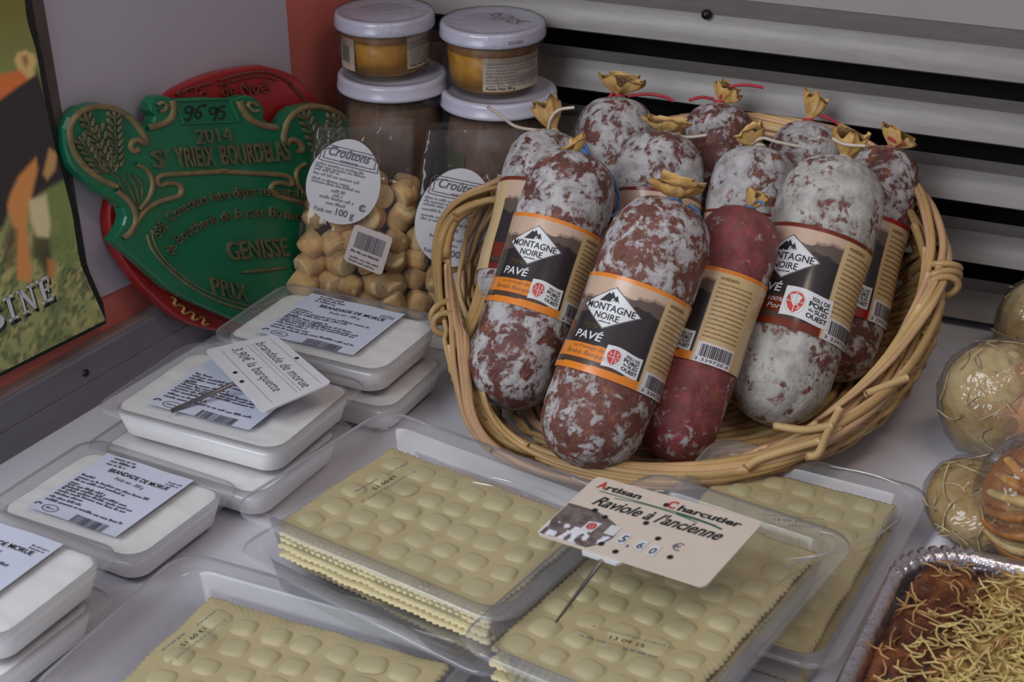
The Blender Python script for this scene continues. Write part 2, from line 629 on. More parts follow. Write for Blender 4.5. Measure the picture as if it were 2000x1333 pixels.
red_edge = smooth_curve([(38, -90), (48, 0), (54, 43), (71, 102), (82, 165), (102, 264), (132, 380), (142, 423), (155, 505), (172, 550), (206, 626)], 240)
NR, NC = 240, 130
X = np.zeros((NR, NC)); Y = np.zeros((NR, NC))
for i in range(NR):
    xr, yr = red_edge[i]
    for j in range(NC):
        t = j / (NC - 1)
        xx = -170 + (xr + 170) * t
        # rows bend parallel to the lower edge of the sheet
        X[i, j] = xx
        Y[i, j] = yr - (xx - xr) * 0.50
def C3(c):
    return np.array(S(*c, 2.7)[:3])
def shade(base, mask, col):
    return base * (1 - mask[..., None]) + C3(col) * mask[..., None]
img = np.zeros((NR, NC, 3)) + C3((86, 82, 40))
img = shade(img, np.clip((Y - 30) / 120, 0, 1) * 0.8, (96, 104, 62))
img = shade(img, np.clip((Y - 380) / 120, 0, 1), (112, 116, 74))
g1, g2, g3 = vnoise(X, Y, 26, 1), vnoise(X + Y * .3, Y * .5, 9, 2), vnoise(X + .4 * Y, Y * 0.6, 5, 3)
low = np.clip((Y - 400) / 90, 0, 1)
img = shade(img, low * np.clip((g1 - .45) * 3, 0, 1) * .7, (70, 84, 52))
img = shade(img, low * np.clip((g2 - .5) * 3, 0, 1) * .75, (142, 128, 84))
img = shade(img, low * np.clip((g3 - .55) * 4, 0, 1) * .7, (52, 60, 38))
img = shade(img, poly_mask(X, Y, [(90, 370), (130, 360), (160, 520), (110, 520), (95, 470)], 18) * .6, (84, 98, 52))
ears = poly_mask(X, Y, [(28, 118), (34, 103), (50, 98), (66, 106), (72, 122), (66, 136), (70, 152), (56, 160), (44, 150), (36, 138)], 7)
img = shade(img, ears, (186, 132, 84))
img = shade(img, poly_mask(X, Y, [(42, 112), (52, 108), (56, 122), (50, 132)], 8) * .8, (96, 58, 36))
img = shade(img, poly_mask(X, Y, [(-170, 160), (-20, 148), (10, 143), (40, 138), (60, 158), (30, 185), (0, 205), (-170, 230)], 10), (160, 84, 44))
img = shade(img, poly_mask(X, Y, [(-170, 215), (0, 195), (34, 170), (52, 158), (74, 142), (90, 190), (140, 300), (150, 340), (118, 355), (88, 372), (66, 388), (40, 372), (22, 392), (8, 440), (-20, 470), (-170, 470)], 9), (38, 34, 36))
img = shade(img, poly_mask(X, Y, [(36, 345), (70, 308), (74, 330), (60, 392), (52, 440), (62, 530), (58, 552), (34, 546), (30, 460), (14, 402), (20, 380)], 9), (172, 104, 58))
img = shade(img, poly_mask(X, Y, [(56, 392), (90, 380), (99, 440), (95, 466), (72, 462), (60, 430)], 9), (196, 148, 112))
img = shade(img, poly_mask(X, Y, [(96, 290), (112, 300), (108, 332), (92, 352), (84, 340)], 8) * .8, (176, 120, 74))
img = shade(img, poly_mask(X, Y, [(20, 440), (34, 450), (30, 520), (10, 530), (4, 480)], 12) * .7, (60, 44, 30))
img = shade(img, poly_mask(X, Y, [(64, 462), (96, 466), (104, 520), (92, 548), (78, 520), (66, 500)], 10) * .8, (50, 42, 28))
img = shade(img, poly_mask(X, Y, [(92, 505), (108, 510), (108, 545), (94, 540)], 8) * .8, (150, 96, 54))
M['poster'] = printed('cow_poster_print', 0.42)
M['poster_back'] = plain('black_poster_backing', (0.012, 0.012, 0.012, 1), 0.6)
M['white_letter'] = plain('white_letter_print', (0.72, 0.72, 0.75, 1), 0.4, var=0.03)
M['dark_letter'] = plain('dark_letter_print', (0.03, 0.035, 0.03, 1), 0.4, var=0.0)
PD = 0.0085
def ppx(x, y, d=PD):
    return lpx(x, y, d)
base = ppx(60, 500)
po = thing('cow_poster', 'colour poster of a brown and black cow on grass, on the lilac wall', 'poster', base)
mb = MB()
mb.grid(np.array([[ppx(X[i, j], Y[i, j]) for j in range(NC)] for i in range(NR)]), flip=True)
mb.c = np.concatenate([img.reshape(-1, 3), np.ones((NR * NC, 1))], axis=1)
mb.build('printed_sheet', M['poster'], po)
mb = MB()
edge = [(x + 9 + 4 * math.sin(i * .1), y + 4) for i, (x, y) in enumerate(red_edge[::12])] + [(208, 632), (-170, 822)]
mb.prism([lpx(x, y, PD - 0.0022) for x, y in edge + [(-170, 30), (-170, -60)]], LN * -0.0012)
mb.build('backing', M['poster_back'], po, smooth=False)
# the end of the word along the lower edge
e0, e1 = A(-4, 642.), A(108, 583.)
ed = unit(e1 - e0)
eu = A(-0.30, -1.0)
def sine(dx, dy, d):
    return lambda x, y, z: ppx(*(e0 + ed * x + eu * y + A(dx, dy)), d + z * 0)
serif = {'I': [(0, 0, 22, 5), (7, 0, 15, 46), (0, 41, 22, 46)],
         'N': [(0, 0, 13, 4), (4, 0, 9, 46), (-1, 42, 10, 46), (26, 0, 31, 46), (21, 42, 36, 46)],
         'E': [(0, 0, 27, 5), (5, 0, 13, 46), (0, 41, 27, 46), (13, 21, 21, 25), (23, 0, 27, 12), (23, 34, 27, 46), (19, 16, 22, 30)]}
for dx, dy, d, mt, nm in ((5, 6, PD + .0002, 'dark_letter', 'lettering_shadow'), (0, 0, PD + .0005, 'white_letter', 'lettering')):
    mb = MB()
    fn = sine(dx, dy, d)
    put_text(mb, 'S', fn, -16, 0, 46, w=34, bold=0.03)
    for ch, xo in (('I', 25), ('N', 56), ('E', 98)):
        for r in serif[ch]:
            put_quad(mb, fn, xo + r[0], r[1], xo + r[2], r[3])
        if ch == 'N':
            q = [(xo + 2, 46), (xo + 11, 46), (xo + 31, 0), (xo + 25, 0)]
            mb.add([fn(a, b, 0) for a, b in q], [(3, 2, 1, 0)])
    mb.build(nm, M[mt], po, smooth=False, kind='stuff')

# ------------------------------------------------------------------ plaques leaning in the corner
M['green_paint'] = plain('green_enamel', (0.006, 0.150, 0.070, 1), 0.32, var=0.10, vscale=30, coat=0.2)
M['gold_paint'] = plain('worn_bronze_paint', (0.20, 0.145, 0.065, 1), 0.45, var=0.3, vscale=120)
M['dull_gold'] = plain('dull_bronze_letters', (0.11, 0.105, 0.05, 1), 0.45, var=0.35, vscale=150)
M['red_enamel'] = plain('red_enamel', (0.33, 0.012, 0.014, 1), 0.35, var=0.10, vscale=30, coat=0.2)
M['red_dull'] = plain('dull_red_bronze', (0.16, 0.035, 0.02, 1), 0.45, var=0.3, vscale=120)
M['gold_bright'] = plain('gilt_relief', (0.42, 0.21, 0.06, 1), 0.38, var=0.25, vscale=100)

PLa, PRa, PBa = ony(130, 230, -0.072), ony(640, 220, 0.080), onz(485, 680, 0.0)
PN = unit(np.cross(PRa - PLa, PBa - PLa))
if np.dot(PN, CAM - PLa) < 0:
    PN = -PN
def gpx(x, y, h=0.0, back=0.0):
    return onpl(x, y, PLa - PN * back, PN) + PN * h

def mir(p):
    x, y = p
    return (2 * (400 + (y - 190) * 0.23) - x, y)

def ribbon(mb, pts, width, h, fn, n=36, taper=False):
    """raised moulding of half-round section, width in photo pixels, height in metres"""
    p = smooth_curve(pts, n)
    t = np.gradient(p, axis=0)
    t /= np.linalg.norm(t, axis=1)[:, None] + 1e-9
    nn = np.column_stack([-t[:, 1], t[:, 0]])
    rows = []
    for i in range(n):
        w = width / 2 * (math.sin(math.pi * min(1, (i + .6) / (n * .35))) if False else 1.0)
        if taper:
            w *= 0.25 + 0.75 * math.sin(math.pi * (i + 0.5) / n)
        rows.append([fn(*(p[i] + nn[i] * w * s), h * k) for s, k in ((-1, -0.15), (-0.75, 0.75), (-0.3, 1.0), (0.3, 1.0), (0.75, 0.75), (1, -0.15))])
    mb.grid(np.array(rows), flip=True)

def text_line(mb, s, p0, p1, h, fn, up=(-0.22, -1.0), relief=0.0017, **kw):
    p0, p1 = A(*p0), A(*p1)
    L = np.linalg.norm(p1 - p0)
    d = (p1 - p0) / L
    u = A(*up)
    g = lambda x, y, z: fn(*(p0 + d * x + u * y), relief if z > 0 else -0.0002)
    put_text(mb, s, g, 0, 0, h, w=L, extrude=0.05, **kw)

def text_arc(mb, s, pts, h, fn, relief=0.0014):
    p = smooth_curve(pts, 200)
    seg = np.r_[0, np.cumsum(np.linalg.norm(np.diff(p, axis=0), axis=1))]
    ws = [0.30 if ch == ' ' else text_mesh(ch, extrude=0.05)[0][:, 0].max() + 0.09 for ch in s]
    tot = sum(ws)
    at = 0
    for ch, w in zip(s, ws):
        q = at / tot * seg[-1]
        at += w
        if ch == ' ':
            continue
        i = min(int(np.searchsorted(seg, q)), 198)
        d = unit(p[i + 1] - p[i])
        u = A(d[1], -d[0])
        cw = (w - 0.09) / tot * seg[-1]
        g = lambda x, y, z, o=p[i], d=d, u=u: fn(*(o + d * x + u * y), relief if z > 0 else -0.0002)
        put_text(mb, ch, g, 0, 0, h, w=cw, extrude=0.05)

half = [(400, 190), (340, 194), (333, 190), (318, 186), (304, 189), (294, 201), (295, 216), (304, 227), (300, 238), (282, 245), (272, 237), (254, 221), (231, 208), (191, 201), (158, 209), (134, 228), (124, 251), (127, 290), (136, 317), (147, 333), (172, 356), (198, 378), (228, 395), (241, 408), (246, 424), (241, 441), (231, 458), (222, 471), (240, 487), (261, 503), (297, 536), (330, 565), (380, 592), (440, 618), (505, 645)]
outline = half + [mir(p) for p in half[1:-1]][::-1]
gp = thing('green_plaque', 'green cast prize plaque with bronze wheat ears and scrolls, propped in the corner', 'plaque', gpx(500, 644, 0, 0.004))
mb = MB()
rim_in = [(p[0] * .985 + 415 * .015, p[1] * .985 + 400 * .015) for p in outline]
fr = [gpx(x, y, 0.0) for x, y in rim_in]
md = [gpx(x, y, -0.0012) for x, y in outline]
bk = [gpx(x, y, -0.0075) for x, y in outline]
n = len(outline)
mb.add(fr + md + bk, [tuple(range(n))] + [(i, i + n, (i + 1) % n + n, (i + 1) % n) for i in range(n)] + [(i + n, i + 2 * n, (i + 1) % n + 2 * n, (i + 1) % n + n) for i in range(n)] + [tuple(range(2 * n, 3 * n))[::-1]])
bm = bmesh.new()
body = mb.build('plate', M['green_paint'], gp, smooth=False)
bm.from_mesh(body.data)
bmesh.ops.recalc_face_normals(bm, faces=bm.faces)
bmesh.ops.triangulate(bm, faces=[f for f in bm.faces if len(f.verts) > 4])
bm.to_mesh(body.data)
bm.free()
bands = [([(270, 291), (262, 296), (255, 288), (258, 277), (270, 273), (282, 281), (284, 272), (277, 260), (261, 238), (231, 216), (195, 208), (160, 217), (139, 240), (136, 264), (143, 296), (167, 328), (198, 351), (228, 364)], 12),
         ([(226, 372), (250, 392), (263, 413), (264, 438), (252, 456), (240, 466)], 11),
         ([(264, 320), (285, 332), (297, 356), (291, 383), (271, 410)], 8),
         ([(337, 196), (338, 214), (333, 231), (317, 243), (287, 250)], 13),
         ([(306, 206), (316, 200), (324, 207), (318, 217), (308, 216)], 7)]
for pts, w in bands:
    for q in (pts, [mir(p) for p in pts]):
        mb = MB()
        ribbon(mb, q, w, 0.0016, gpx)
        mb.build('scroll_moulding', M['gold_paint'], gp)
cart = [(442, 334), (400, 337), (330, 341), (310, 345), (306, 354), (312, 362), (326, 358), (343, 359), (353, 369), (350, 381), (333, 388), (310, 394), (288, 407), (271, 426), (256, 452)]
mb = MB()
ribbon(mb, cart, 10, 0.0016, gpx, 60)
mb.build('scroll_moulding', M['gold_paint'], gp)
mb = MB()
ribbon(mb, [mir(p) for p in cart], 10, 0.0016, gpx, 60)
mb.build('scroll_moulding', M['gold_paint'], gp)
for off, w in ((0, 4), (9, 3)):
    bl = [(286 + off, 458 - off), (297 + off * .6, 489 - off), (330, 527 - off), (380, 566 - off), (440, 594 - off), (505, 612 - off)]
    for q in (bl, [mir(p) for p in bl]):
        mb = MB()
        ribbon(mb, q, w, 0.001, gpx, 30)
        mb.build('border_line', M['gold_paint'], gp)
def wheat(tip, foot, ng, flip):
    tip, foot = A(*tip), A(*foot)
    d = unit(tip - foot)
    nrm = A(-d[1], d[0])
    mb = MB()
    L = np.linalg.norm(tip - foot)
    for k in range(ng):
        c = foot + d * L * (0.08 + 0.84 * k / (ng - 1))
        for s in (-1, 1):
            a = c + nrm * s * 4
            b = c + nrm * s * 13 + d * 15
            ribbon(mb, [a, (a + b) / 2 + nrm * s * 2, b], 9, 0.0014, gpx, 8, taper=True)
    ribbon(mb, [tip - d * 14, tip - d * 4, tip + d * 8], 9, 0.0014, gpx, 8, taper=True)
    ribbon(mb, [foot, (foot + tip) / 2, tip], 3, 0.0008, gpx, 10)
    if flip:
        pass
    return mb
for tip, foot, ng in (((165, 226), (214, 338), 8), ((222, 222), (228, 336), 8), ((156, 272), (200, 340), 6), ((190, 250), (222, 345), 6)):
    wheat(tip, foot, ng, False).build('wheat_ear', M['dull_gold'], gp, kind='stuff')
    wheat(mir(tip), mir(foot), ng, True).build('wheat_ear', M['dull_gold'], gp, kind='stuff')
for pts in ([(224, 342), (240, 372), (262, 402)], [(236, 340), (252, 368), (266, 402)], [(248, 338), (264, 366), (270, 400)], [(258, 340), (276, 362), (274, 392)]):
    for q in (pts, [mir(p) for p in pts]):
        mb = MB()
        ribbon(mb, q, 5, 0.001, gpx, 14, taper=True)
        mb.build('stalk', M['dull_gold'], gp)
mb = MB()
fr = [(341, 197), (447, 193), (466, 237), (358, 242), (341, 197)]
for a, b in zip(fr[:-1], fr[1:]):
    ribbon(mb, [a, ((a[0] + b[0]) / 2, (a[1] + b[1]) / 2), b], 5, 0.0012, gpx, 6)
mb.build('number_frame', M['green_paint'], gp)
def gflat(x, y, z):
    return gpx(x, y, 0.0004)
mb = MB()
for st in ([(376, 209), (368, 208), (362, 213), (364, 221), (371, 220), (376, 210), (375, 222), (369, 234), (361, 233)],
           [(394, 205), (386, 212), (381, 224), (385, 231), (391, 228), (392, 220), (385, 219)],
           [(398, 203), (401, 206), (399, 208), (396, 205)],
           [(423, 212), (415, 210), (409, 215), (412, 223), (419, 221), (423, 212), (423, 224), (416, 236)],
           [(440, 207), (430, 209), (427, 218), (433, 217), (438, 222), (435, 231), (426, 231)]):
    put_stroke(mb, gflat, st, 3.6, 30)
mb.build('handwriting', M['ink'], gp, smooth=False, kind='stuff')
mb = MB(); text_line(mb, '2014', (383, 281), (452, 276), 29, gpx); mb.build('lettering', M['dull_gold'], gp, smooth=False, kind='stuff')
mb = MB()
text_line(mb, 'S', (299, 328), (319, 327), 36, gpx, bold=0.01)
text_line(mb, 'T', (317, 310), (326, 309), 18, gpx)
text_line(mb, 'YRIEIX', (343, 325), (420, 322), 38, gpx, bold=0.02)
text_line(mb, 'BOURDELAS', (432, 321), (566, 312), 38, gpx, bold=0.02)
mb.build('lettering', M['dull_gold'], gp, smooth=False, kind='stuff')
mb = MB(); text_arc(mb, "58E Concours Interdépartemental d'", [(310, 466), (330, 437), (360, 413), (400, 397), (450, 387), (510, 382), (600, 388)], 21, gpx); mb.build('lettering', M['dull_gold'], gp, smooth=False, kind='stuff')
mb = MB(); text_arc(mb, 'de Boucherie de la race Bovine L', [(333, 500), (350, 476), (380, 453), (420, 436), (470, 426), (530, 424), (600, 434)], 21, gpx); mb.build('lettering', M['dull_gold'], gp, smooth=False, kind='stuff')
mb = MB(); text_line(mb, 'GENISSE', (446, 508), (563, 499), 37, gpx, bold=0.01); mb.build('lettering', M['dull_gold'], gp, smooth=False, kind='stuff')
mb = MB(); text_line(mb, 'PRIX', (415, 574), (484, 590), 36, gpx); mb.build('lettering', M['dull_gold'], gp, smooth=False, kind='stuff')
mb = MB(); ribbon(mb, [(470, 533), (495, 530), (520, 528), (562, 522)], 8, 0.0012, gpx, 14, taper=True); mb.build('leaf_ornament', M['dull_gold'], gp)

# red plaque behind the green one
RB = 0.0105
def rpx(x, y, h=0.0):
    return gpx(x, y, h, RB)
ro = smooth_curve([(510, 127), (430, 140), (365, 163), (325, 188), (290, 240), (240, 330), (213, 410), (225, 480), (262, 540), (300, 580), (350, 622), (400, 642), (470, 650), (560, 620), (630, 520), (660, 400), (655, 290), (622, 205), (575, 148), (510, 127)], 80)[:-1]
rp = thing('red_plaque', 'red cast prize plaque mostly hidden behind the green one', 'plaque', rpx(430, 645, -0.004))
mb = MB()
n = len(ro)
cen = A(430, 390)
inn = [cen + (p - cen) * 0.985 for p in ro]
mb.add([rpx(*p, 0.0) for p in inn] + [rpx(*p, -0.0012) for p in ro] + [rpx(*p, -0.0075) for p in ro], [tuple(range(n))] + [(i, i + n, (i + 1) % n + n, (i + 1) % n) for i in range(n)] + [(i + n, i + 2 * n, (i + 1) % n + 2 * n, (i + 1) % n + n) for i in range(n)] + [tuple(range(2 * n, 3 * n))[::-1]])
body = mb.build('plate', M['red_enamel'], rp, smooth=False)
bm = bmesh.new(); bm.from_mesh(body.data); bmesh.ops.recalc_face_normals(bm, faces=bm.faces); bmesh.ops.triangulate(bm, faces=[f for f in bm.faces if len(f.verts) > 4]); bm.to_mesh(body.data); bm.free()
for pts, w in (([(424, 158), (460, 147), (505, 140), (540, 147), (566, 163)], 6), ([(426, 167), (462, 156), (505, 149), (538, 156)], 4), ([(566, 165), (585, 185), (598, 200), (612, 222)], 7), ([(343, 186), (372, 172), (412, 162)], 5)):
    mb = MB(); ribbon(mb, pts, w, 0.0014, rpx, 24); mb.build('rim_moulding', M['red_dull'], rp)
mb = MB(); text_line(mb, 'de Noël', (432, 190), (524, 180), 26, rpx, up=(-0.15, -1)); mb.build('lettering', M['red_dull'], rp, smooth=False, kind='stuff')
for k, (cx, cy) in enumerate(((340, 590), (357, 606), (376, 618), (396, 628))):
    mb = MB()
    ribbon(mb, [(cx - 10, cy - 8), (cx - 2, cy - 9), (cx + 2, cy - 3), (cx - 1, cy + 3), (cx + 3, cy + 7), (cx + 9, cy + 4)], 4.5, 0.0014, rpx, 16)
    mb.build('scroll_ornament', M['gold_bright'], rp)
for cx, cy in ((350, 180), (366, 176), (384, 174), (395, 182)):
    mb = MB(); ribbon(mb, [(cx - 7, cy + 4), (cx, cy - 3), (cx + 6, cy + 3)], 5, 0.0013, rpx, 8, taper=True); mb.build('leaf_ornament', M['red_dull'], rp)
# ------------------------------------------------------------------ jars
M['lid'] = plain('white_lacquered_lid', (0.50, 0.485, 0.58, 1), 0.30, var=0.03, vscale=20, coat=0.15)
M['mustard'] = plain('golden_pate', (0.62, 0.28, 0.012, 1), 0.45, var=0.22, vscale=130, bump=0.15, bscale=500)
M['fat_layer'] = plain('browned_top_layer', (0.26, 0.11, 0.022, 1), 0.45, var=0.3, vscale=160)
M['rillettes'] = plain('brown_rillettes', (0.20, 0.105, 0.065, 1), 0.5, var=0.35, vscale=70, bump=0.2, bscale=300)
M['glass'] = film('jar_glass', (0.97, 0.97, 0.96, 1), 0.03, 0.6, 0.03, haze=0.01)
M['cling'] = film('wrinkled_cling_film', (0.98, 0.98, 0.98, 1), 0.015, 0.5, 0.08, bump=1.0, bscale=110, haze=0.012, stretch=(1, 1, 0.35), bdist=0.002)
M['cream_label'] = plain('cream_paper_label', (0.47, 0.39, 0.30, 1), 0.55, var=0.04)
M['white_paper'] = plain('white_paper', (0.56, 0.55, 0.57, 1), 0.55, var=0.03)
M['green_label'] = plain('green_label', (0.06, 0.09, 0.01, 1), 0.5)

def cyl_fn(c, r, phi0, off=0.0003):
    """wraps a flat print (metres, x along the girth, y up) round an upright cylinder, centred on angle phi0"""
    def fn(x, y, z):
        a = phi0 + x / r
        return c + A((r + off) * math.sin(a), -(r + off) * math.cos(a), y)
    return fn

def make_lid(mb, c, r, h):
    mb.lathe([(r * 0.90, 0.0), (r * 0.985, 0.0), (r, h * 0.08), (r, h * 0.25), (r * 0.985, h * 0.3), (r * 0.985, h * 0.75), (r * 0.97, h * 0.92), (r * 0.93, h), (r * 0.885, h), (r * 0.86, h * 0.9), (r * 0.6, h * 0.9), (r * 0.57, h * 0.94), (0.0002, h * 0.94)], c, 64)

def small_jar(cx, cy, z0, z1, r_lid, label, labels, pen, seed):
    """z0 foot, z1 lid top"""
    rng = random.Random(seed)
    H = z1 - z0
    lh = 0.0085
    c = A(cx, cy, z0)
    t = thing('pate_jar', label, 'jar', c, group='small jars of golden pate')
    rt, rb = r_lid * 0.915, r_lid * 0.80
    g = H - lh
    def R(k):
        return rb + (rt - rb) * (0.25 + 0.75 * k) if k > 0.1 else rb * (0.93 + 0.7 * k) + 0.0
    mb = MB()
    mb.lathe([(rb * 0.7, 0.001), (rb * 0.95, 0.0008), (rb * 1.0, 0.003), (R(.15), g * .15), (R(.5), g * .5), (R(.85), g * .85), (rt, g * .93), (rt * .97, g)], c, 56)
    mb.build('glass_body', M['glass'], t)
    mb = MB()
    mb.lathe([(0.0002, 0.003), (rb * 0.88, 0.003), (rb * 0.955, 0.006), (R(.15) - .0012, g * .16), (R(.5) - .0012, g * .5), (R(.78) - .0012, g * .79), (0.0002, g * .80)], c, 56)
    mb.build('pate', M['mustard'], t)
    mb = MB()
    mb.lathe([(R(.79) - .0013, g * .795), (R(.9) - .0012, g * .93), (rt * 0.9, g * .985), (0.0002, g * .985)], c, 56)
    mb.build('browned_layer', M['fat_layer'], t)
    mb = MB()
    make_lid(mb, c + A(0, 0, g), r_lid, lh)
    lid = mb.build('lid', M['lid'], t)
    Rm = R(.42) + 0.0004
    for kind, phi, w, y0, hh in labels:
        fn = cyl_fn(c + A(0, 0, 0), Rm, phi)
        mb = MB()
        put_quad(mb, fn, -w / 2, y0, w / 2, y0 + hh, 14, 2)
        lb = mb.build('paper_label', M['cream_label'], t)
        fn = cyl_fn(c, Rm, phi, 0.0006)
        mb = MB()
        if kind == 'text':
            n = 8
            for k in range(n):
                put_small_print(mb, fn, -w / 2 + .002, y0 + hh * 0.90 - (k + 1) * hh * 0.092 - (0.012 * hh if k > 3 else 0), w * 0.9 * (0.55 if k == 3 else 1), hh * 0.055, rng)
            m2 = MB()
            put_text(m2, 'Poids Net 90 g', fn, -w / 2 + .002, y0 + hh * 0.05, hh * 0.085, w=min(0.017, w * .6), bold=0.01)
            m2.build('lettering', M['ink'], lb, smooth=False, kind='stuff')
            mb.build('small_print', M['pale_ink'], lb, smooth=False, kind='stuff')
        else:
            put_barcode(mb, fn, -w * .22, y0 + hh * .25, w * .46, hh * .5, rng)
            mb.build('barcode', M['grey_ink'], lb, smooth=False, kind='stuff')
    top = c + A(0, 0, g + lh * 0.905 + 0.0003)
    fl = lambda x, y, z: top + A(x, y, 0)
    mb = MB()
    if pen:
        ca, sa = math.cos(math.radians(-52)), math.sin(math.radians(-52))
        def fp(x, y, z):
            return top + A(0.0080 + x * ca - y * sa, 0.0085 + x * sa + y * ca, 0.0001)
        for st in ([(-.008, .004), (-.010, .000), (-.009, -.004), (-.005, -.004), (-.005, 0.0), (-.009, .000)],
                   [(-.002, -.005), (-.0035, -.007)],
                   [(-.001, .002), (.001, .004), (.003, .002), (-.001, -.004), (.004, -.004)],
                   [(.0085, .003), (.006, .002), (.006, -.004), (.009, -.004), (.0095, .001), (.008, .003)],
                   [(.0165, .0045), (.013, .004), (.012, .000), (.014, -.003), (.0165, -.003)],
                   [(.0105, .0015), (.0150, .0015)], [(.0105, -.0005), (.0145, -.0005)]):
            put_stroke(mb, fp, st, 0.00075, 24)
        m3 = MB()
        put_small_print(m3, lambda x, y, z: top + A(-0.002 + x * .78 + y * .6, 0.006 - x * .6 + y * .78, 0.0001), 0, 0, 0.019, 0.0011, rng, 1.0)
        m3.build('stamped_code', M['grey_ink'], lid, smooth=False, kind='stuff')
        m3 = MB()
        fs = cyl_fn(c + A(0, 0, g), r_lid * 0.985, 0.55, 0.0004)
        put_text(m3, '2025/ 8/26/0', fs, -0.008, lh * .3, lh * .26, w=0.0095)
        m3.build('stamped_date', M['grey_ink'], lid, smooth=False, kind='stuff')
        mb.build('handwritten_price', M['ink'], lid, smooth=False, kind='stuff')
    else:
        put_small_print(mb, fl, -0.011, 0.002, 0.018, 0.0014, rng, 1.0)
        mb.build('stamped_code', M['pale_ink'], lid, smooth=False, kind='stuff')
    # cling film drawn over the jar
    prof = [(r_lid * .86, 0.002), (rb * 1.06, 0.004), (rt * 1.02, g * .5), (rt * 1.04, g * .9), (r_lid * 1.012, g + .001), (r_lid * 1.012, g + lh * .8), (r_lid * .96, g + lh * 1.05), (r_lid * .6, g + lh * 1.0), (0.0003, g + lh * 1.02)]
    mb = MB()
    th = np.arange(72) * 2 * math.pi / 72
    P = []
    for i, (r, h) in enumerate(prof):
        P.append([c + A((r + .0006 * nz(7 * math.cos(a) + seed, 7 * math.sin(a), h * 160)) * math.cos(a), (r + .0006 * nz(7 * math.cos(a) + seed, 7 * math.sin(a), h * 160)) * math.sin(a), h + .0004 * nz(5 * math.cos(a), 5 * math.sin(a), seed + i) + .0004) for a in th])
    mb.grid(np.array(P), closed_v=True, flip=True)
    mb.build('film_wrap', M['cling'], t)
    return t

def tall_jar(cx, cy, z1, r_lid, label, seed, green=False):
    lh = 0.0095
    c = A(cx, cy, 0.0005)
    g = z1 - lh
    t = thing('rillettes_jar', label, 'jar', c, group='tall jars of brown rillettes')
    r = r_lid * 0.93
    mb = MB()
    mb.lathe([(0.0002, 0.0), (r * .93, 0.0), (r, .004), (r, g * .8), (r * .98, g * .86), (r * .93, g * .93), (r * .93, g)], c, 56)
    mb.build('glass_body', M['glass'], t)
    mb = MB()
    mb.lathe([(0.0002, 0.003), (r * .9, 0.003), (r * .965, .006), (r * .965, g * .8), (r * .9, g * .93), (0.0002, g * .95)], c, 56)
    mb.build('rillettes', M['rillettes'], t)
    mb = MB()
    make_lid(mb, c + A(0, 0, g), r_lid, lh)
    mb.build('lid', M['lid'], t)
    if green:
        mb = MB()
        put_quad(mb, cyl_fn(c, r, -0.95, 0.0006), -0.006, 0.035, 0.010, 0.088, 10, 1)
        mb.build('side_label', M['green_label'], t)
    mb = MB()
    th = np.arange(72) * 2 * math.pi / 72
    P = []
    for i, h in enumerate(np.linspace(0.002, g - .001, 22)):
        row = []
        for a in th:
            q = r * 1.045 + 0.0016 * nz(3 * math.cos(a) + seed, 3 * math.sin(a), h * 150) + 0.0005 * nz(9 * math.cos(a), 9 * math.sin(a), h * 420 + seed)
            row.append(c + A(q * math.cos(a), q * math.sin(a), h))
        P.append(row)
    mb.grid(np.array(P), closed_v=True, flip=True)
    mb.build('film_wrap', M['cling'], t)
    return t

J1, J2 = 0.105, 0.098
zl1 = float(ony(767, 140, J1)[2]); x1 = float(ony(767, 140, J1)[0])
zu1 = float(ony(750, 20, J1)[2]); xu1 = float(ony(750, 20, J1)[0])
zl2 = float(ony(974, 172, J2)[2]); x2 = float(ony(974, 172, J2)[0])
zu2 = float(ony(962, 40, J2)[2]); xu2 = float(ony(962, 40, J2)[0])
tall_jar(x1, J1, zl1, 0.0338, 'tall film-wrapped jar of brown rillettes nearest the red wall', 3, green=False)
tall_jar(x2, J2, zl2, 0.0358, 'tall film-wrapped jar of brown rillettes nearest the sausages', 8, green=True)
small_jar(xu1, J1, zl1 + .0006, zu1, 0.0300, 'small golden jar with plain lid, stacked nearest the red wall', [('code', -0.98, 0.016, 0.006, 0.019), ('text', 1.02, 0.024, 0.008, 0.019)], False, 5)
small_jar(xu2, J2, zl2 + .0006, zu2, 0.0316, 'small golden jar with a price handwritten on its lid', [('text', 0.52, 0.040, 0.006, 0.020)], True, 6)

# ------------------------------------------------------------------ bags of croutons
M['bag'] = film('clear_crouton_bag', (0.96, 0.955, 0.94, 1), 0.03, 0.5, 0.09, bump=0.9, bscale=45, haze=0.02, bdist=0.003, stretch=(1, 1, 0.6))
M['crouton'] = plain('toasted_crouton', (0.50, 0.30, 0.125, 1), 0.75, var=0.35, vscale=90, bump=0.3, bscale=420)
M['crouton_end'] = plain('pale_crouton_end', (0.58, 0.42, 0.22, 1), 0.8, var=0.15, vscale=250, bump=0.3, bscale=700)
M['pink_label'] = plain('barcode_sticker', (0.52, 0.44, 0.42, 1), 0.5, var=0.05)
def crouton_mesh():
    mb = MB()
    r, h = 0.0080, 0.0145
    prof = [(0.0004, -h / 2), (r * .72, -h / 2), (r * .93, -h * .44), (r, -h * .30), (r * 1.02, 0), (r, h * .30), (r * .93, h * .44), (r * .72, h / 2), (0.0004, h / 2)]
    mb.lathe(prof, (0, 0, 0), 16)
    me = mb.mesh('crouton', M['crouton'])
    me.materials.append(M['crouton_end'])
    for p in me.polygons:
        if abs(p.normal[2]) > 0.75:
            p.material_index = 1
    return me
CROUTON = crouton_mesh()

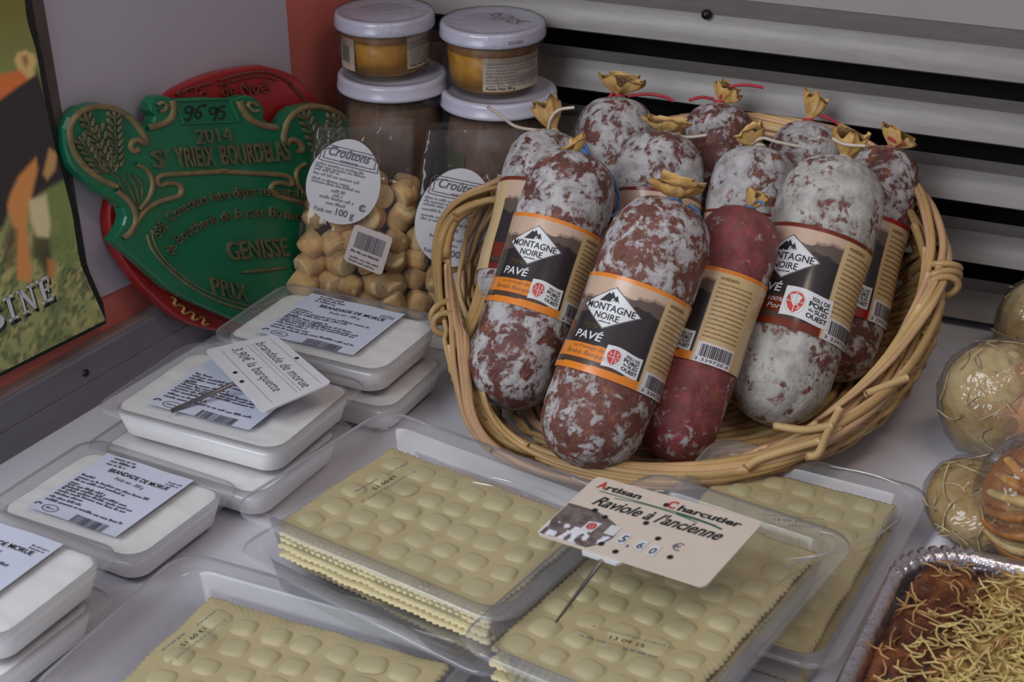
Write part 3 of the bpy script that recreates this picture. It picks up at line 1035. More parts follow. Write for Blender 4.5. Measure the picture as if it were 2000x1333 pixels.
def crouton_bag(pl, pr, yb, lean, height, depth, label, clabel, cgroup, lab, code, seed, fill):
    """pl, pr: photo x of the bag's lower corners; yb depth of its front foot"""
    rng = random.Random(seed)
    L0, R0 = ony(pl, 600, yb), ony(pr, 600, yb + 0.004)
    x0, x1 = L0[0], R0[0]
    W = x1 - x0
    base = A((x0 + x1) / 2, yb + depth / 2, 0)
    t = thing('crouton_bag', label, 'bag', base, group='clear bags of croutons')
    tilt = lean
    def P3(u, v, w):
        """u across -1..1, v height in metres, w 0 front .. 1 back"""
        k = v / height
        half = W / 2 * (1.0 - 0.14 * k ** 1.6)
        bulge = 0.006 * math.sin(math.pi * min(1, k * 1.25)) * (1 - u * u) if k < 0.8 else 0.0
        dz = depth * (1.0 - 0.55 * max(0, k - 0.55) / 0.45)
        y = yb + 0.002 * u + tilt * k + (depth - dz) * 0.5 + w * dz + (-bulge if w < 0.5 else bulge) * (1 - abs(2 * w - 1) * 0 - 0)
        return A((x0 + x1) / 2 + 0.016 * k * lean / 0.03 + u * half, y, 0.001 + v)
    nu, nv = 22, 34
    mb = MB()
    loop = [(-1 + 2 * i / nu, 0.0) for i in range(nu)] + [(1, i / 6) for i in range(6)] + [(1 - 2 * i / nu, 1.0) for i in range(nu)] + [(-1, 1 - i / 6) for i in range(6)]
    P = []
    for j in range(nv + 1):
        v = height * j / nv
        row = []
        for (u, w) in loop:
            p = P3(u, v, w)
            d = 0.0014 * nz(p[0] * 90 + seed, p[1] * 90, p[2] * 60) + 0.0007 * nz(p[0] * 260, p[1] * 200 + seed, p[2] * 220)
            nrm = A(0, -1 if w < .5 else 1, 0) if 0 < w < 1 or abs(u) < 1 else A(np.sign(u), 0, 0)
            row.append(p + nrm * d)
        P.append(row)
    P = np.array(P)
    mb.grid(P, closed_v=True, flip=True)
    n = len(loop)
    mb.f.append(tuple(range(n))[::-1])
    mb.build('film', M['bag'], t)
    # croutons
    sp = 0.0142
    nxs = int((W - 0.004) / sp)
    cnt = 0
    for lay in range(2):
        k = 0
        z = 0.0095
        row = 0
        while z < fill:
            xs = np.linspace(-1, 1, nxs + (row + lay) % 2)
            for u in xs:
                kk = z / height
                if z > fill - 0.02 and u < fill_left(u, seed):
                    continue
                p = P3(u * 0.80, z, 0.27 if lay == 0 else 0.73)
                o = bpy.data.objects.new('crouton', CROUTON)
                COL.objects.link(o)
                o.location = (p[0] + rng.uniform(-.0022, .0022), p[1] + rng.uniform(-.002, .002), p[2] + rng.uniform(-.0018, .0018))
                o.rotation_euler = (rng.uniform(0, 3.14), rng.uniform(0, 3.14), rng.uniform(0, 3.14))
                s = rng.uniform(0.90, 1.06)
                o.scale = (s * rng.uniform(.94, 1.06), s, s * rng.uniform(.82, 1.1))
                tag(o, clabel, 'crouton', cgroup)
            z += sp * 0.90
            row += 1
    # front stickers: positions given in the photograph, laid on the front of the bag
    def front(px, py, off=0.0028):
        lo, hi = yb - 0.02, yb + 0.08
        pl0 = P3(0, 0.02, 0.0); pl1 = P3(0, height * .6, 0.0)
        d = unit(pl1 - pl0)
        nrm = unit(np.cross(A(1, 0.03, 0), d))
        if nrm[1] > 0:
            nrm = -nrm
        return onpl(px, py, pl0 + nrm * (0.0052 + off), nrm)
    cx, cy, rx, ry, ang = lab
    ca, sa = math.cos(math.radians(ang)), math.sin(math.radians(ang))
    def lfn(off):
        def fn(x, y, z):
            # label frame in photo pixels: x right, y up about the label's centre
            b = 0.0014 * math.cos(x / rx * 1.4) - 0.0004
            return front(cx + x * ca + y * sa, cy + x * sa - y * ca, 0.0014 + b + off)
        return fn
    mb = MB()
    fn = lfn(0)
    rings = []
    for k in range(9):
        q = k / 8
        rings.append([fn(rx * q * math.sin(a) * (1 - 0.10 * math.cos(a)), ry * q * (math.cos(a) * (1.0 if math.cos(a) > 0 else 1.0)), 0) for a in np.arange(48) * 2 * math.pi / 48])
    mb.grid(np.array(rings), closed_v=True, flip=False)
    lb = mb.build('paper_label', M['white_paper'], t)
    fn = lfn(0.0004)
    mb = MB()
    # the name in its double frame
    for g in (0.0, 7.0):
        w2, h2 = rx * 0.80 - g, ry * 0.19 - g * .8
        yc = ry * 0.56
        q = [(-w2, yc - h2 * .6), (-w2 * .96, yc - h2), (0, yc - h2 * 1.02), (w2 * .96, yc - h2), (w2, yc - h2 * .6), (w2, yc + h2 * .6), (w2 * .9, yc + h2 * .75), (w2 * .86, yc + h2), (0, yc + h2 * 1.02), (-w2 * .86, yc + h2), (-w2 * .9, yc + h2 * .75), (-w2, yc + h2 * .6), (-w2, yc - h2 * .6)]
        put_stroke(mb, fn, q, 1.6, 70)
    put_text(mb, 'Croûtons', fn, -rx * 0.60, ry * 0.53, 19, w=rx * 1.15, shear=0.35, bold=0.012)
    put_text(mb, 'nature', fn, -rx * 0.25, ry * 0.41, 8, w=rx * 0.5, shear=0.35)
    put_text(mb, 'Poids net :', fn, -rx * 0.62, -ry * 0.80, 9, w=rx * 0.55)
    put_text(mb, '100 g', fn, -rx * 0.02, -ry * 0.80, 14, w=rx * 0.5, bold=0.01)
    put_ring(mb, fn, rx * 0.66, -ry * 0.50, 7, 7, 2.4, 20, 40, 340)
    put_ring(mb, fn, rx * 0.66, -ry * 0.50, 3.4, 3.4, 1.2, 14, 0, 300)
    mb.build('lettering', M['grey_ink'], lb, smooth=False, kind='stuff')
    mb = MB()
    for k, (yy, ww) in enumerate(((0.26, .80), (0.19, .82), (0.12, .40), (0.02, .75), (-0.10, .60), (-0.17, .84))):
        put_small_print(mb, fn, -rx * 0.88, ry * yy, rx * 1.75 * ww, 5.5, rng)
    for yy, ww in ((-.30, .35), (-.39, .2), (-.48, .8), (-.60, .45)):
        put_small_print(mb, fn, -rx * ww * .62 - 5, ry * yy, rx * 1.2 * ww, 6.5, rng, 1.0)
    mb.build('small_print', M['pale_ink'], lb, smooth=False, kind='stuff')
    # barcode sticker
    q = [A(*p) for p in code]
    def bfn(off):
        def fn(x, y, z):
            p = q[3] * (1 - x) * (1 - y) + q[2] * x * (1 - y) + q[0] * (1 - x) * y + q[1] * x * y
            return front(*p, 0.0026 + off)
        return fn
    mb = MB()
    r = rrect(0.5, 0.5, 0.10, 4) + 0.5
    fn = bfn(0)
    mb.add([fn(x, y, 0) for x, y in r], [tuple(range(len(r)))])
    sb = mb.build('barcode_sticker', M['pink_label'], t, smooth=False)
    mb = MB()
    fn = bfn(0.0004)
    put_barcode(mb, fn, 0.14, 0.42, 0.72, 0.42, rng)
    put_small_print(mb, fn, 0.10, 0.30, 0.75, 0.06, rng)
    put_small_print(mb, fn, 0.12, 0.15, 0.75, 0.05, rng)
    put_small_print(mb, fn, 0.12, 0.06, 0.68, 0.05, rng)
    mb.build('barcode', M['grey_ink'], sb, smooth=False, kind='stuff')
    return t

def fill_left(u, seed):
    return -0.15
crouton_bag(566, 786, 0.018, 0.024, 0.112, 0.031, 'clear bag of croutons beside the green plaque, round white label askew', 'small round toasted crouton in the bag beside the green plaque', 'croutons in the bag by the plaque', (672, 355, 72, 84, 14), [(693, 437), (768, 464), (745, 539), (670, 508)], 21, 0.082)
crouton_bag(782, 1005, 0.027, 0.022, 0.108, 0.029, 'clear bag of croutons half hidden behind the basket rim', 'small round toasted crouton in the bag behind the basket rim', 'croutons in the bag by the basket', (890, 425, 77, 97, 12), [(884, 532), (962, 538), (958, 610), (881, 604)], 22, 0.070)
# ------------------------------------------------------------------ plastic trays
M['tray'] = film('clear_tray_plastic', (0.94, 0.94, 0.955, 1), 0.05, 0.65, 0.12, haze=0.15)
M['lidding'] = film('clear_lidding_film', (0.975, 0.975, 0.98, 1), 0.035, 0.5, 0.05, bump=0.25, bscale=26, haze=0.012, bdist=0.002)
M['brandade'] = plain('white_brandade', (0.88, 0.865, 0.85, 1), 0.6, var=0.03, vscale=60, bump=0.25, bscale=160, bdist=0.001)
M['blue_paper'] = plain('bluish_white_paper', (0.56, 0.58, 0.70, 1), 0.6, var=0.03)
M['pasta'] = plain('egg_pasta', (0.60, 0.505, 0.275, 1), 0.55, var=0.05, vscale=120, bump=0.15, bscale=420, sss=0.0)
M['pasta_fill'] = plain('cheese_filled_pasta', (0.585, 0.525, 0.30, 1), 0.55, var=0.04, vscale=160, bump=0.12, bscale=420)

def tray_frame(pts, z):
    L, B, R, Fr = [onz(x, y, z) for x, y in pts]
    ex, ey = (R - B) + (Fr - L), (B - L) + (R - Fr)
    c = (L + B + R + Fr) / 4
    hx, hy = np.linalg.norm(ex) / 4, np.linalg.norm(ey) / 4
    a = math.atan2(ex[1], ex[0])
    b = math.atan2(ey[1], ey[0]) - math.pi / 2
    return c, (a + b) / 2, hx, hy

def corner_frame(cpx, z, dpx, long_, short, z_along=-1):
    """tray whose right-hand back corner is at cpx, its long side running towards dpx"""
    p, q = onz(*cpx, z), onz(*dpx, z)
    d = unit(q - p)
    e = A(d[1], -d[0], 0)
    if e[0] > 0:
        e = -e
    c = p + d * long_ / 2 + e * short / 2
    ex = -e
    return c, math.atan2(ex[1], ex[0]), short / 2, long_ / 2

def tray_shell(hx, hy, depth, lip=0.0055, r=0.012):
    """local: flange at z = 0, foot at -depth"""
    mb = MB()
    L = [rrect(hx, hy, r), rrect(hx, hy, r), rrect(hx - .0008, hy - .0008, r), rrect(hx - lip * .5, hy - lip * .5, r * .9), rrect(hx - lip, hy - lip, r * .85), rrect(hx - lip - .0015, hy - lip - .0015, r * .8),
         rrect(hx - lip - .0022, hy - lip - .0022, r * .8), rrect(hx - lip - .005, hy - lip - .005, r * .75), rrect(hx - lip - .0075, hy - lip - .0075, r * .6)]
    Z = [-0.0020, -0.0002, 0.0, -0.0003, 0.0, -0.0022, -0.0026, -depth + .0025, -depth]
    mb.grid(loops3(L, Z), closed_v=True, flip=True)
    n = len(L[0])
    o = (len(L) - 1) * n
    mb.f.append(tuple(o + k for k in range(n)))
    return mb

def lidding(hx, hy, seed, sag=0.0006, n=26):
    mb = MB()
    P = []
    for i in range(n + 1):
        row = []
        for j in range(n + 1):
            x, y = -hx + 2 * hx * i / n, -hy + 2 * hy * j / n
            e = min(hx - abs(x), hy - abs(y))
            w = min(1, e / 0.008)
            row.append((x, y, 0.0007 - sag * w + 0.0007 * w * nz(x * 45 + seed, y * 45, seed) ))
        P.append(row)
    mb.grid(np.array(P))
    return mb

M['glint_crease'] = film('film_ridge_painted_glint', (0.97, 0.97, 0.97, 1), 0.25, 0.9, 0.16, haze=0.40, hazecol=(0.85, 0.84, 0.80, 1))  # film wrinkles in a whitish colour that paints their glints in
def film_glint_creases(t, paths, rad=0.00045):
    for pth in paths:
        p = smooth_curve([(x, y, 0.0010 + 0.0005 * math.sin(i * 1.7)) for i, (x, y) in enumerate(pth)], 18)
        mb = MB()
        mb.tube(p, [rad * (0.35 + 0.65 * math.sin(math.pi * i / 17)) for i in range(18)], 6)
        mb.build('film_glint_crease', M['glint_crease'], t, world_pts=False)

def brandade_tray(fr, depth, label, seed, printed_label, lab=None):
    c, a, hx, hy = fr
    rng = random.Random(seed)
    t = thing('brandade_tray', label, 'food tray', c, a, group='clear trays of white brandade')
    tray_shell(hx, hy, depth).build('tray', M['tray'], t, world_pts=False)
    # the white filling, ragged at the edges of its top
    lip = 0.0055
    mb = MB()
    L, Z = [], []
    for k, (ins, z) in enumerate(((0.0098, -depth + .0014), (0.0078, -depth + .0030), (0.0052, -.0042), (0.0052, -.0032), (0.0066, -.0024))):
        q = rrect(hx - lip * .55 - ins + .002, hy - lip * .55 - ins + .002, 0.009, 12)
        # more points along the straight sides
        q2 = []
        for i in range(len(q)):
            p0, p1 = q[i], q[(i + 1) % len(q)]
            m = max(1, int(np.linalg.norm(p1 - p0) / 0.0025))
            for s in range(m):
                q2.append(p0 + (p1 - p0) * s / m)
        if k == 0:
            n0 = len(q2)
        ang = np.linspace(0, 1, n0, endpoint=False)
        q2 = np.array(q2)
        idx = np.linspace(0, len(q2), n0, endpoint=False)
        i0 = np.floor(idx).astype(int) % len(q2)
        q3 = q2[i0] + (q2[(i0 + 1) % len(q2)] - q2[i0]) * (idx - np.floor(idx))[:, None]
        if k >= 3:
            q3 = np.array([p * (1 - (0.020 if k == 4 else .008) * max(0, nz(p[0] * 420 + seed, p[1] * 420)) - .010 * max(0, nz(p[0] * 150, p[1] * 150 + seed))) for p in q3])
        L.append(q3)
        Z.append(z)
    mb.grid(loops3(L, Z), closed_v=True, flip=True)
    o = 4 * n0
    # domed, faintly streaked top
    rings = [L[-1] * s for s in (0.97, 0.9, 0.75, 0.5, 0.25, 0.02)]
    base = len(mb.v)
    P = [np.column_stack([L[-1], np.full(n0, Z[-1])])]
    for rg in rings:
        P.append(np.array([(p[0], p[1], -.0019 + 0.0005 * nz(p[0] * 60 + seed, p[1] * 160)) for p in rg]))
    mb.grid(np.array(P), closed_v=True)
    mb.f[-1]
    mb.build('brandade', M['brandade'], t, world_pts=False)
    lidding(hx - .0012, hy - .0012, seed).build('lid_film', M['lidding'], t, world_pts=False)
    if printed_label:
        lx, ly, lw, lh = lab
        def fn0(off):
            return lambda x, y, z: A(lx + x, ly + y, 0.0010 + off + 0.0002 * math.sin(x * 200 + seed))
        mb = MB()
        put_quad(mb, fn0(0), 0, 0, lw, lh, 10, 6)
        lb = mb.build('paper_label', M['blue_paper'], t, world_pts=False)
        fn = fn0(0.0003)
        mb = MB()
        put_text(mb, 'BRANDADE DE MORUE', fn, lw * .22, lh * .755, lh * .058, w=lw * .68, bold=0.014)
        put_text(mb, 'Poids net : 200 g', fn, lw * .37, lh * .672, lh * .046, w=lw * .32)
        mb.build('lettering', M['ink'], lb, world_pts=False, smooth=False, kind='stuff')
        mb = MB()
        for k, ww in enumerate((.26, .30, .22)):
            put_small_print(mb, fn, lw * .12, lh * (.945 - k * .05), lw * ww, lh * .034, rng, 1.0)
        put_small_print(mb, fn, lw * .82, lh * .86, lw * .15, lh * .022, rng, 1.0)
        put_small_print(mb, fn, lw * .82, lh * .825, lw * .15, lh * .022, rng, 1.0)
        for yy, ww in ((.60, .20), (.555, .90), (.51, .66), (.46, .12), (.43, .50), (.39, .80), (.35, .90), (.31, .88), (.265, .36), (.21, .42), (.16, .96)):
            put_small_print(mb, fn, lw * .05, lh * yy, lw * .9 * ww, lh * .033, rng, 1.0)
        put_ring(mb, fn, lw * .20, lh * .07, lw * .085, lh * .05, lh * .008)
        put_small_print(mb, fn, lw * .15, lh * .06, lw * .10, lh * .025, rng, 1.0)
        put_ring(mb, fn, lw * .05, lh * .075, lw * .035, lh * .035, lh * .018, 16, 20, 200)
        put_barcode(mb, fn, lw * .48, lh * -.005, lw * .36, lh * .11, rng)
        mb.build('small_print', M['grey_ink'], lb, world_pts=False, smooth=False, kind='stuff')
    return t

T1 = tray_frame([(405, 655), (570, 542), (868, 628), (762, 742)], .0385)
T1b = (T1[0] + A(0.0035, -0.006, -.0190), T1[1] + .02, T1[2], T1[3])
T2 = tray_frame([(180, 793), (378, 662), (718, 745), (548, 902)], .0385)
T2b = (T2[0] + A(-0.006, -0.008, -.0190), T2[1] - .03, T2[2], T2[3])
T3 = tray_frame([(-22, 990), (165, 848), (474, 950), (254, 1125)], .0200)
T4c = onz(228, 1080, .0395)
_a = T3[1] + 0.03
_ex, _ey = A(math.cos(_a), math.sin(_a), 0), A(-math.sin(_a), math.cos(_a), 0)
T4 = (T4c - _ex * T1[2] - _ey * T1[3] + _ex * .003 + _ey * .003, _a, T1[2], T1[3])
T4b = (T4[0] + A(-0.004, -0.004, -.0190), T4[1] - .02, T4[2], T4[3])
TD = 0.0185
def lab_for(fr):
    return (-fr[2] * .58, -fr[3] * .66, fr[2] * 1.10, fr[3] * 1.42)
brandade_tray(T1b, TD, 'bottom brandade tray of the stack next to the wicker basket', 31, False)
brandade_tray(T1, TD, 'top brandade tray of the stack next to the wicker basket, label fully readable', 32, True, lab_for(T1))
brandade_tray(T2b, TD, 'brandade tray lying underneath the one with the small price card', 33, False)
brandade_tray(T2, TD, 'brandade tray with the small white price card pinned in it', 34, True, lab_for(T2))
brandade_tray(T3, TD, 'single brandade tray flat on the counter, overlapped by another at one edge', 35, True, lab_for(T3))
brandade_tray(T4b, TD, 'brandade tray under the one at the lower left corner', 36, False)
brandade_tray(T4, TD, 'brandade tray at the lower left corner, cut off by the frame', 37, True, lab_for(T4))

# ------------------------------------------------------------------ trays of ravioles
def pillow_mesh():
    mb = MB()
    P = []
    for s, z in ((1.0, -0.0006), (0.93, 0.0002), (0.82, 0.0012), (0.66, 0.0020), (0.42, 0.0024), (0.02, 0.0025)):
        q = rrect(0.0062 * s, 0.0057 * s, 0.0038 * s, 4)
        P.append(np.column_stack([q, np.full(len(q), z)]))
    mb.grid(np.array(P), closed_v=True)
    return mb.mesh('raviole', M['pasta_fill'])
PILLOW = None
def raviole_tray(fr, depth, label, seed, inset, sheets, stamp, tilt=None, cells=None):
    """inset: (left, right, front, back) distance of the pasta from the flange"""
    global PILLOW
    if PILLOW is None:
        PILLOW = pillow_mesh()
    c, a, hx, hy = fr
    rng = random.Random(seed)
    t = thing('raviole_tray', label, 'food tray', c, a, group='clear trays of ravioles')
    tray_shell(hx, hy, depth, 0.0065, 0.014).build('tray', M['tray'], t, world_pts=False)
    lidding(hx - .0015, hy - .0015, seed, 0.0012).build('lid_film', M['lidding'], t, world_pts=False)
    x0, x1, y0, y1 = -hx + inset[0], hx - inset[1], -hy + inset[2], hy - inset[3]
    top = -0.0062
    zbot = -depth + 0.0012
    for k in range(sheets):
        z = zbot + (top - zbot) * k / max(1, sheets - 1) if sheets > 1 else top
        dx, dy = rng.uniform(-.0012, .0012) if k < sheets - 1 else 0, rng.uniform(-.0012, .0012) if k < sheets - 1 else 0
        pts, flat = [], []
        step = 0.0011
        def side(p, q):
            p, q = A(*p), A(*q)
            n = int(np.linalg.norm(q - p) / step)
            d = unit(q - p)
            nn = A(-d[1], d[0])
            for i in range(n):
                f = p + (q - p) * i / n
                flat.append(f)
                pts.append(f + nn * (0.0006 * math.cos(i * math.pi * 0.66) + 0.0011 * nz(f[0] * 90 + seed, f[1] * 90, k)))
        side((x0 + dx, y0 + dy), (x1 + dx, y0 + dy)); side((x1 + dx, y0 + dy), (x1 + dx, y1 + dy)); side((x1 + dx, y1 + dy), (x0 + dx, y1 + dy)); side((x0 + dx, y1 + dy), (x0 + dx, y0 + dy))
        pts = np.array(pts)
        n = len(pts)
        cx, cy = (x0 + x1) / 2, (y0 + y1) / 2
        rings = []
        th = 0.0011
        for s, zz in ((1.0, -th), (1.0, 0.0), (0.975, 0.0004), (0.8, 0.0003), (0.5, 0.0003), (0.2, 0.0003), (0.01, 0.0003)):
            rings.append([(cx + (p[0] - cx) * s, cy + (p[1] - cy) * s, z + zz + 0.0006 * nz(p[0] * s * 55 + seed, p[1] * s * 55, k * 3.1) * (1 if k == sheets - 1 else 1.2)) for p in (pts if s > 0.99 else flat)])
        mb = MB()
        mb.grid(np.array(rings), closed_v=True)
        mb.f.append(tuple(range(n))[::-1])
        sh = mb.build('pasta_sheet', M['pasta'], t, world_pts=False)
        if k == sheets - 1:
            px, py = 0.0148, 0.0140
            nx, ny = int((x1 - x0 + .001) / px), int((y1 - y0 + .001) / py)
            ox, oy = (x1 - x0 - (nx - 1) * px) / 2, (y1 - y0 - (ny - 1) * py) / 2
            for i in range(nx):
                for j in range(ny):
                    o = bpy.data.objects.new('raviole', PILLOW)
                    COL.objects.link(o)
                    o.parent = sh
                    zz = z + 0.0004 + 0.0006 * nz((x0 + ox + i * px) * 55 + seed, (y0 + oy + j * py) * 55, k * 3.1)
                    o.location = (x0 + ox + i * px + rng.uniform(-.0007, .0007) + (0.0012 if j % 2 else -.0012), y0 + oy + j * py + rng.uniform(-.0007, .0007), zz)
                    o.rotation_euler = (rng.uniform(-.05, .05), rng.uniform(-.05, .05), rng.uniform(-.2, .2))
                    s = rng.uniform(.9, 1.08)
                    o.scale = (s, s, rng.uniform(.45, .75))
    if stamp:
        sx, sy, ang, sc = stamp
        ca, sa = math.cos(math.radians(ang)), math.sin(math.radians(ang))
        fn = lambda x, y, z: A(sx + (x * ca - y * sa) * sc, sy + (x * sa + y * ca) * sc, 0.0012)
        mb = MB()
        put_text(mb, '13 09 15', fn, 0.009, 0.0, 0.0022, w=0.014, bold=0.02)
        mb.build('date_stamp', M['ink'], t, world_pts=False, smooth=False, kind='stuff')
        mb = MB()
        put_text(mb, 'A CONSOMMER AVANT LE', fn, 0.0, 0.0038, 0.0016, w=0.034)
        put_small_print(mb, fn, -0.002, -0.0034, 0.012, 0.0012, rng, 1.0)
        put_small_print(mb, fn, 0.016, -0.0040, 0.014, 0.0012, rng, 1.0)
        mb.build('stamp_print', M['grey_ink'], t, world_pts=False, smooth=False, kind='stuff')
    return t

RL, RS, RDP = 0.1530, 0.1090, 0.0215
R1 = tray_frame([(450, 990), (740, 800), (1285, 976), (968, 1224)], .0460)
R1b = (R1[0] + A(0.000, -0.004, -.0225), R1[1] - .05, R1[2], R1[3])
R2p, R2q = onz(356, 1073, .0222), onz(955, 1238, .0222)
_d = unit(R2q - R2p)
R2 = (R2p + _d * RL / 2 + A(_d[1], -_d[0], 0) * RS / 2, math.atan2(_d[1], _d[0]), RL / 2, RS / 2)
R4 = corner_frame((1826, 957), .0222, (1640, 1290), RL, RS)
R3 = corner_frame((1682, 1052), .0445, (1442, 1333), RL, 0.1020)
raviole_tray(R1b, RDP, 'raviole tray underneath the middle one, its pasta showing at one side', 41, (.020, .018, .017, .02), 1, None)
_t1 = raviole_tray(R1, RDP, 'raviole tray in the middle, on top of another, below the sausage basket', 42, (.020, .015, .010, .020), 5, (-0.0285, 0.0150, -95, 1.0))
_t2 = raviole_tray(R2, RDP, 'raviole tray at the front edge, beside the lower left brandade tray', 43, (.026, .014, .010, .018), 2, (-0.0340, 0.0180, -98, 1.0))
_t4 = raviole_tray(R4, RDP, 'raviole tray partly under another, between the basket and the foil tray', 44, (.012, .014, .014, .012), 2, (-0.010, 0.012, 20, 0.9))
_t3 = raviole_tray(R3, RDP, 'raviole tray in front with the price card standing in it', 45, (.010, .014, .012, .012), 3, (-0.0100, -0.0440, 9, 1.0))

hx, hy = R3[2], R3[3]
film_glint_creases(_t3, [[(hx - .004, hy - .014), (hx - .009, hy - .024), (hx - .020, hy - .034)], [(hx - .010, hy - .005), (hx - .016, hy - .008), (hx - .012, hy - .012)], [(hx - .006, hy - .020), (hx - .014, hy - .033), (hx - .016, hy - .046)]])
hx, hy = R4[2], R4[3]
film_glint_creases(_t4, [[(hx - .012, hy - .022), (hx - .013, hy - .040), (hx - .011, hy - .054)], [(hx - .008, hy - .036), (hx - .012, hy - .052), (hx - .018, hy - .062)], [(hx - .050, hy - .004), (hx - .030, hy - .003), (hx - .014, hy - .005)]])
hx, hy = R1[2], R1[3]
film_glint_creases(_t1, [[(0.006, 0.030), (0.018, 0.031), (0.030, 0.026)], [(0.002, 0.022), (0.012, 0.024)], [(0.036, hy - .004), (0.050, hy - .006), (0.064, hy - .005)]])
# ------------------------------------------------------------------ wicker basket
def wicker(name, col, k):
    return plain(name, tuple(c * k for c in col) + (1,), 0.42, var=0.16, vscale=28, bump=0.12, bscale=260, stretch=(1, 1, 1))
WK = [wicker('peeled_willow_pale', (0.52, 0.345, 0.155), 1.0), wicker('peeled_willow_honey', (0.47, 0.285, 0.115), 1.0), wicker('peeled_willow_rosy', (0.50, 0.30, 0.165), 1.0), wicker('peeled_willow_tan', (0.40, 0.25, 0.10), 1.0)]
BF, BK = onz(1240, 938, .016), ony(1480, 238, .058)
BW = unit(BK - BF)
BUx = unit(np.cross(BW, A(0, 0, 1)))
BNN = np.cross(BUx, BW)
rim_px = [(1480, 238), (1620, 262), (1720, 312), (1782, 372), (1815, 432), (1836, 500), (1830, 570), (1798, 648), (1742, 735), (1658, 815), (1548, 882), (1400, 926), (1240, 938), (1090, 918), (990, 882), (932, 826), (905, 745), (884, 660), (864, 575), (856, 495), (870, 434), (908, 394), (975, 364), (1040, 330), (1150, 282), (1320, 244)]
RIM = smooth_curve([onpl(x, y, BF, BNN) for x, y in rim_px + rim_px[:1]], 401)[:-1]
RC = RIM.mean(axis=0)
def rim_at(s):
    s = (s % 1.0) * 400
    i = int(s) % 400
    f = s - int(s)
    return RIM[i] * (1 - f) + RIM[(i + 1) % 400] * f
BASE_C = A(RC[0] + 0.004, RC[1] + 0.006, 0.0)
def base_at(s, k=0.74):
    p = rim_at(s)
    return A(BASE_C[0] + (p[0] - RC[0]) * k, BASE_C[1] + (p[1] - RC[1]) * k * 0.92, 0.0042)
def wall_at(s, h):
    """h 0 at the foot, 1 at the rim"""
    b, t = base_at(s), rim_at(s)
    p = b + (t - b) * h
    out = unit(A(t[0] - RC[0], t[1] - RC[1], 0))
    p = p + out * 0.012 * math.sin(math.pi * h * 0.9) * (1 - h * .3)
    p[2] = max(p[2] - 0.010 * math.sin(math.pi * h) * min(1.0, (t[2]) / 0.06), 0.0036)
    return p
basket = thing('wicker_basket', 'oval pale wicker basket tipped forward, full of dry sausages', 'basket', (RC[0], RC[1], 0))
rngb = random.Random(77)
NST = 170
OPEN = (0.655, 0.835)        # the handle opening in the side nearest the crouton bags
for i in range(NST):
    s0 = i / NST
    slant = 0.13 + rngb.uniform(-.012, .012)
    smid = (s0 + slant) % 1.0
    if OPEN[0] < smid < OPEN[1]:
        continue
    pts = []
    hmax = rngb.uniform(0.93, 1.0)
    ph = rngb.uniform(0, 6.28)
    for k in range(13):
        h = hmax * k / 12
        p = wall_at(s0 + slant * h ** 1.3, h)
        out = unit(A(p[0] - RC[0], p[1] - RC[1], 0))
        pts.append(p + out * (0.0012 * math.sin(k * math.pi * 0.5 + (i % 2) * math.pi) + 0.0008 * nz(i * 3.1, k * .6)))
    mb = MB()
    mb.tube(pts, rngb.uniform(0.0015, 0.0022), 6)
    mb.build('stake', rngb.choice(WK), basket)
# weavers running round the wall
for j, h in enumerate((0.10, 0.24, 0.40, 0.58, 0.76)):
    for half in range(2):
        pts = []
        for k in range(71):
            s = 0.835 + 0.82 * k / 70
            p = wall_at(s, h)
            out = unit(A(p[0] - RC[0], p[1] - RC[1], 0))
            pts.append(p + out * (0.0022 + 0.0014 * math.sin(k * math.pi * 0.7 + half * math.pi)) + A(0, 0, 0.0018 * half))
        mb = MB()
        mb.tube(pts, 0.0016, 6)
        mb.build('weaver', WK[(j + half) % 4], basket)
# woven bottom: concentric rods
for j in range(15):
    k = 0.05 + 0.69 * j / 14
    pts = [base_at(q / 60, k) + A(0, 0, -0.0006 + 0.0006 * math.sin(q * 2.1 + j * 3.14)) for q in range(61)]
    mb = MB()
    mb.tube(pts, 0.0027, 6, caps=False)
    mb.build('bottom_rod', WK[j % 4], basket)
# the rim: long rods laid over each other and twisted
NR_ = 46
for i in range(NR_):
    s0 = i / NR_ + rngb.uniform(-.01, .01)
    ln = rngb.uniform(0.24, 0.40)
    ps = rngb.uniform(0, 6.28)
    m = 44
    pts, rad = [], []
    r0 = rngb.uniform(0.0016, 0.0026)
    for k in range(m):
        q = k / (m - 1)
        s = s0 + ln * q
        p = rim_at(s)
        nxt = rim_at(s + 0.004)
        tan = unit(nxt - p)
        out = unit(np.cross(tan, BNN))
        if np.dot(out, p - RC) < 0:
            out = -out
        thin = 0.0042 if OPEN[0] < (s % 1.0) < OPEN[1] else 0.0064
        psi = ps + 5.0 * q
        pts.append(p + out * (thin * math.cos(psi) - 0.002) + BNN * (0.0042 * math.sin(psi)))
        rad.append(r0 * (1 - 0.45 * q))
    mb = MB()
    mb.tube(pts, rad, 7)
    mb.build('rim_rod', WK[i % 4] if i % 5 else WK[2], basket)
# rods of the handle side, inside the opening
for off, r in ((0, .0024), (9, .0020), (-8, .0021)):
    pts = smooth_curve([onpl(x + off, y, BF - BNN * 0.004, BNN) for x, y in ((985, 418), (968, 470), (950, 540), (930, 610), (902, 668), (900, 720), (925, 800))], 30)
    mb = MB()
    mb.tube(pts, r, 7)
    mb.build('handle_rod', WK[1], basket)
